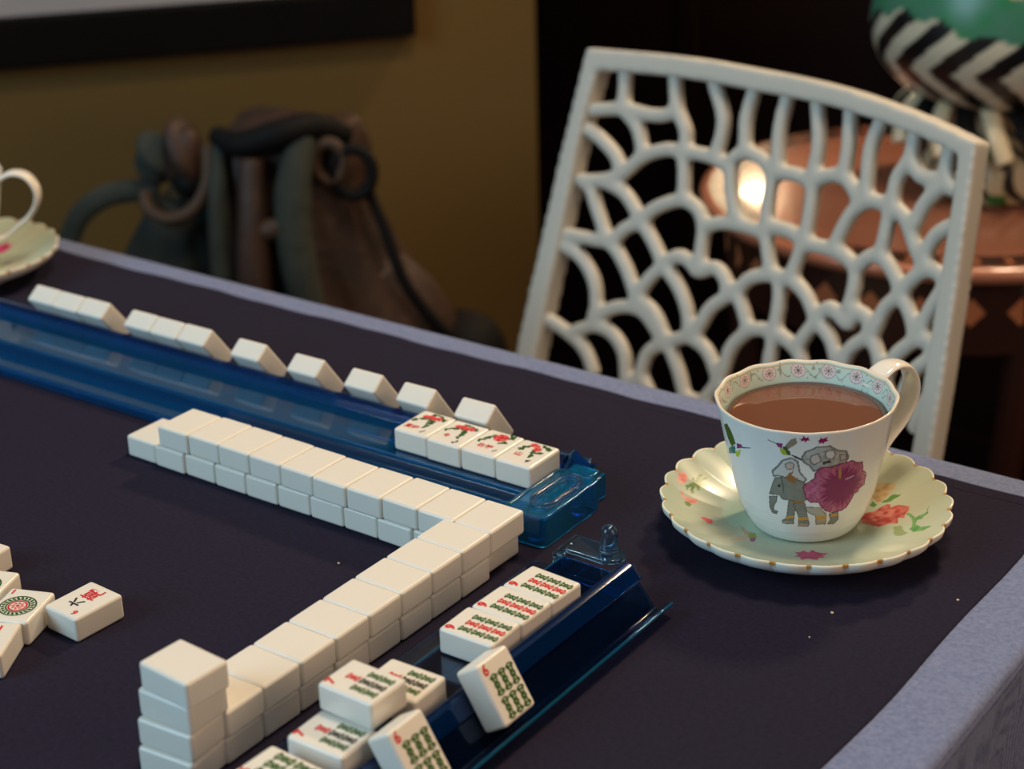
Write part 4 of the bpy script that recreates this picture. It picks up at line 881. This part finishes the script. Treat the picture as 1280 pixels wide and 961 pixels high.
for i in range(30):
    a = 2*pi*i/30
    P = [(9.45*cos(a+d), 9.45*sin(a+d), H-2.2+z) for d, z in ((-.06, 0), (0, -.6), (.06, 0), (0, .6))]; b.add(P, [(0,1,2,3)], 1)
link('apron', b.mesh('apron', [M['inlay_dark'], M['inlay_light']], False), rt)
for i in range(4):
    a = pi/4+i*pi/2; b = MB(); b.tube(spline([(8.9*cos(a), 8.9*sin(a), H-.8), (8.6*cos(a), 8.6*sin(a), H-8), (7.4*cos(a), 7.4*sin(a), H-18), (8.6*cos(a), 8.6*sin(a), 0)], 6), .7, 12)
    link('leg', b.mesh('leg', M['inlay_dark']), rt)

VC = (-6.35, 44.3)
def paint_lathe(name, prof, fn, n=240, sub=10, squash=None):
    P = spline([(r, z, 0) for r, z in prof], sub); V = []; K = len(P)
    r = np.array([p.x for p in P]); z = np.array([p.y for p in P]); t_ = np.arange(n)*2*pi/n
    RR, TH = np.meshgrid(r, t_, indexing='ij'); ZZ, _ = np.meshgrid(z, t_, indexing='ij')
    if squash: RR = RR*squash(TH, ZZ)
    V = np.stack([RR*np.cos(TH), RR*np.sin(TH), ZZ], -1).reshape(-1, 3)
    F = [(i*n+j, i*n+(j+1)%n, (i+1)*n+(j+1)%n, (i+1)*n+j) for i in range(K-1) for j in range(n)]
    me = mesh(name, V, F, M['vase']); setcol(me, fn(TH, ZZ, RR).reshape(-1, 3)); return me
vs = empty('zigzag_vase', (VC[0], VC[1], -4.46)); tag(vs, 'large black and white chevron ceramic jar with a green glazed shoulder', 'vase')
A0 = radians(-54+14)
def body_paint(TH, Z, RR):
    s = np.angle(np.exp(1j*(TH-A0)))*5.6; d = np.abs(s)*.85+np.abs(Z-6.1)*1.0
    k = np.modf(d/1.75+.0)[0] < .47
    col = np.where(k[..., None], L3(190, 184, 160), L3(14, 14, 16)); col[d < .95] = L3(190, 180, 156); col[d < .22] = L3(110, 96, 80)
    edge = 8.0+.35*np.sin(s*.8+1.0)+.2*np.sin(s*3.1)
    g = Z > edge; n_ = vnoise(s+30, Z, 1.3, 2)[..., None]; col = np.where(g[..., None], L3(40, 120, 72)*(1-n_)+L3(70, 120, 100)*n_, col)
    g2 = Z > edge+1.2-.5*np.clip(s*.4, -2, 2); col = np.where(g2[..., None], L3(184, 178, 140), col)
    return col
link('jar_body', paint_lathe('jar_body', [(1.8,3.9),(2.6,4.05),(4.0,4.6),(5.0,5.5),(5.5,6.5),(5.65,7.6),(5.4,9.2),(4.6,10.9),(3.2,12.2),(2.3,12.9),(2.3,13.7),(2.5,14.1),(2.2,14.1),(1.9,12.9)], body_paint), vs)
def ped_paint(TH, Z, RR):
    s = np.angle(np.exp(1j*(TH-A0)))*3.2; k = np.modf((s*1.0+Z*1.1+.5*np.sin(Z*2.2)+20)/1.15)[0] < .58
    k2 = np.modf((s*.9-Z*1.2+20)/1.2)[0] < .58; kk = np.where(s < .4, k, k2)
    col = np.where(kk[..., None], L3(196, 176, 136), L3(16, 15, 15))
    col[(np.hypot(s-1.9, Z-1.3) < .55)] = L3(196, 120, 96); col[(np.hypot((s+2.3)*.6, Z-2.4) < .34)] = L3(60, 130, 60); col[(np.hypot((s+1.5)*.6, Z-.5) < .28)] = L3(50, 110, 50)
    return col
link('pedestal', paint_lathe('pedestal', [(2.2,0),(2.9,.15),(3.3,.8),(3.3,1.6),(2.9,2.4),(2.3,3.1),(1.9,3.9)], ped_paint, squash=lambda T_, Z_: 1+.05*np.sin(T_*9)), vs)
for i in range(22):
    a = 2*pi*i/22; b = MB(); P = [(r*cos(a+tw), r*sin(a+tw), z) for r, z, tw in ((2.4, 4.3, 0), (3.5, 4.25, .1), (4.3, 3.5, .2), (4.6, 2.5, .3))]
    b.tube(spline(P, 5), [.42]*16, 8, 0, False, (.6, 1)); o_ = link('fringe_leaf', b.mesh('fringe_leaf', M['cream'] if i % 2 else M['blackleather']), vs)
# wall sconce whose glow is mirrored in the table top
so = empty('wall_sconce', (-31.3, 69.0, 6.2)); tag(so, 'lit glass globe sconce on the dark panelled wall', 'wall lamp')
b = MB(); b.ell((0, -3.0, 0), (1.15, 1.15, 1.15), 24, 14); link('globe', b.mesh('globe', M['globe']), so)
b = MB(); b.tube([(0, .3, -1.6), (0, -1.5, -1.7), (0, -3.0, -1.25)], .22, 10); b.lathe([(.01,-2.3),(.9,-2.3),(.9,-1.9),(.01,-1.9)], 20, 0, 0, -.2); link('bracket', b.mesh('bracket', M['brass']), so)
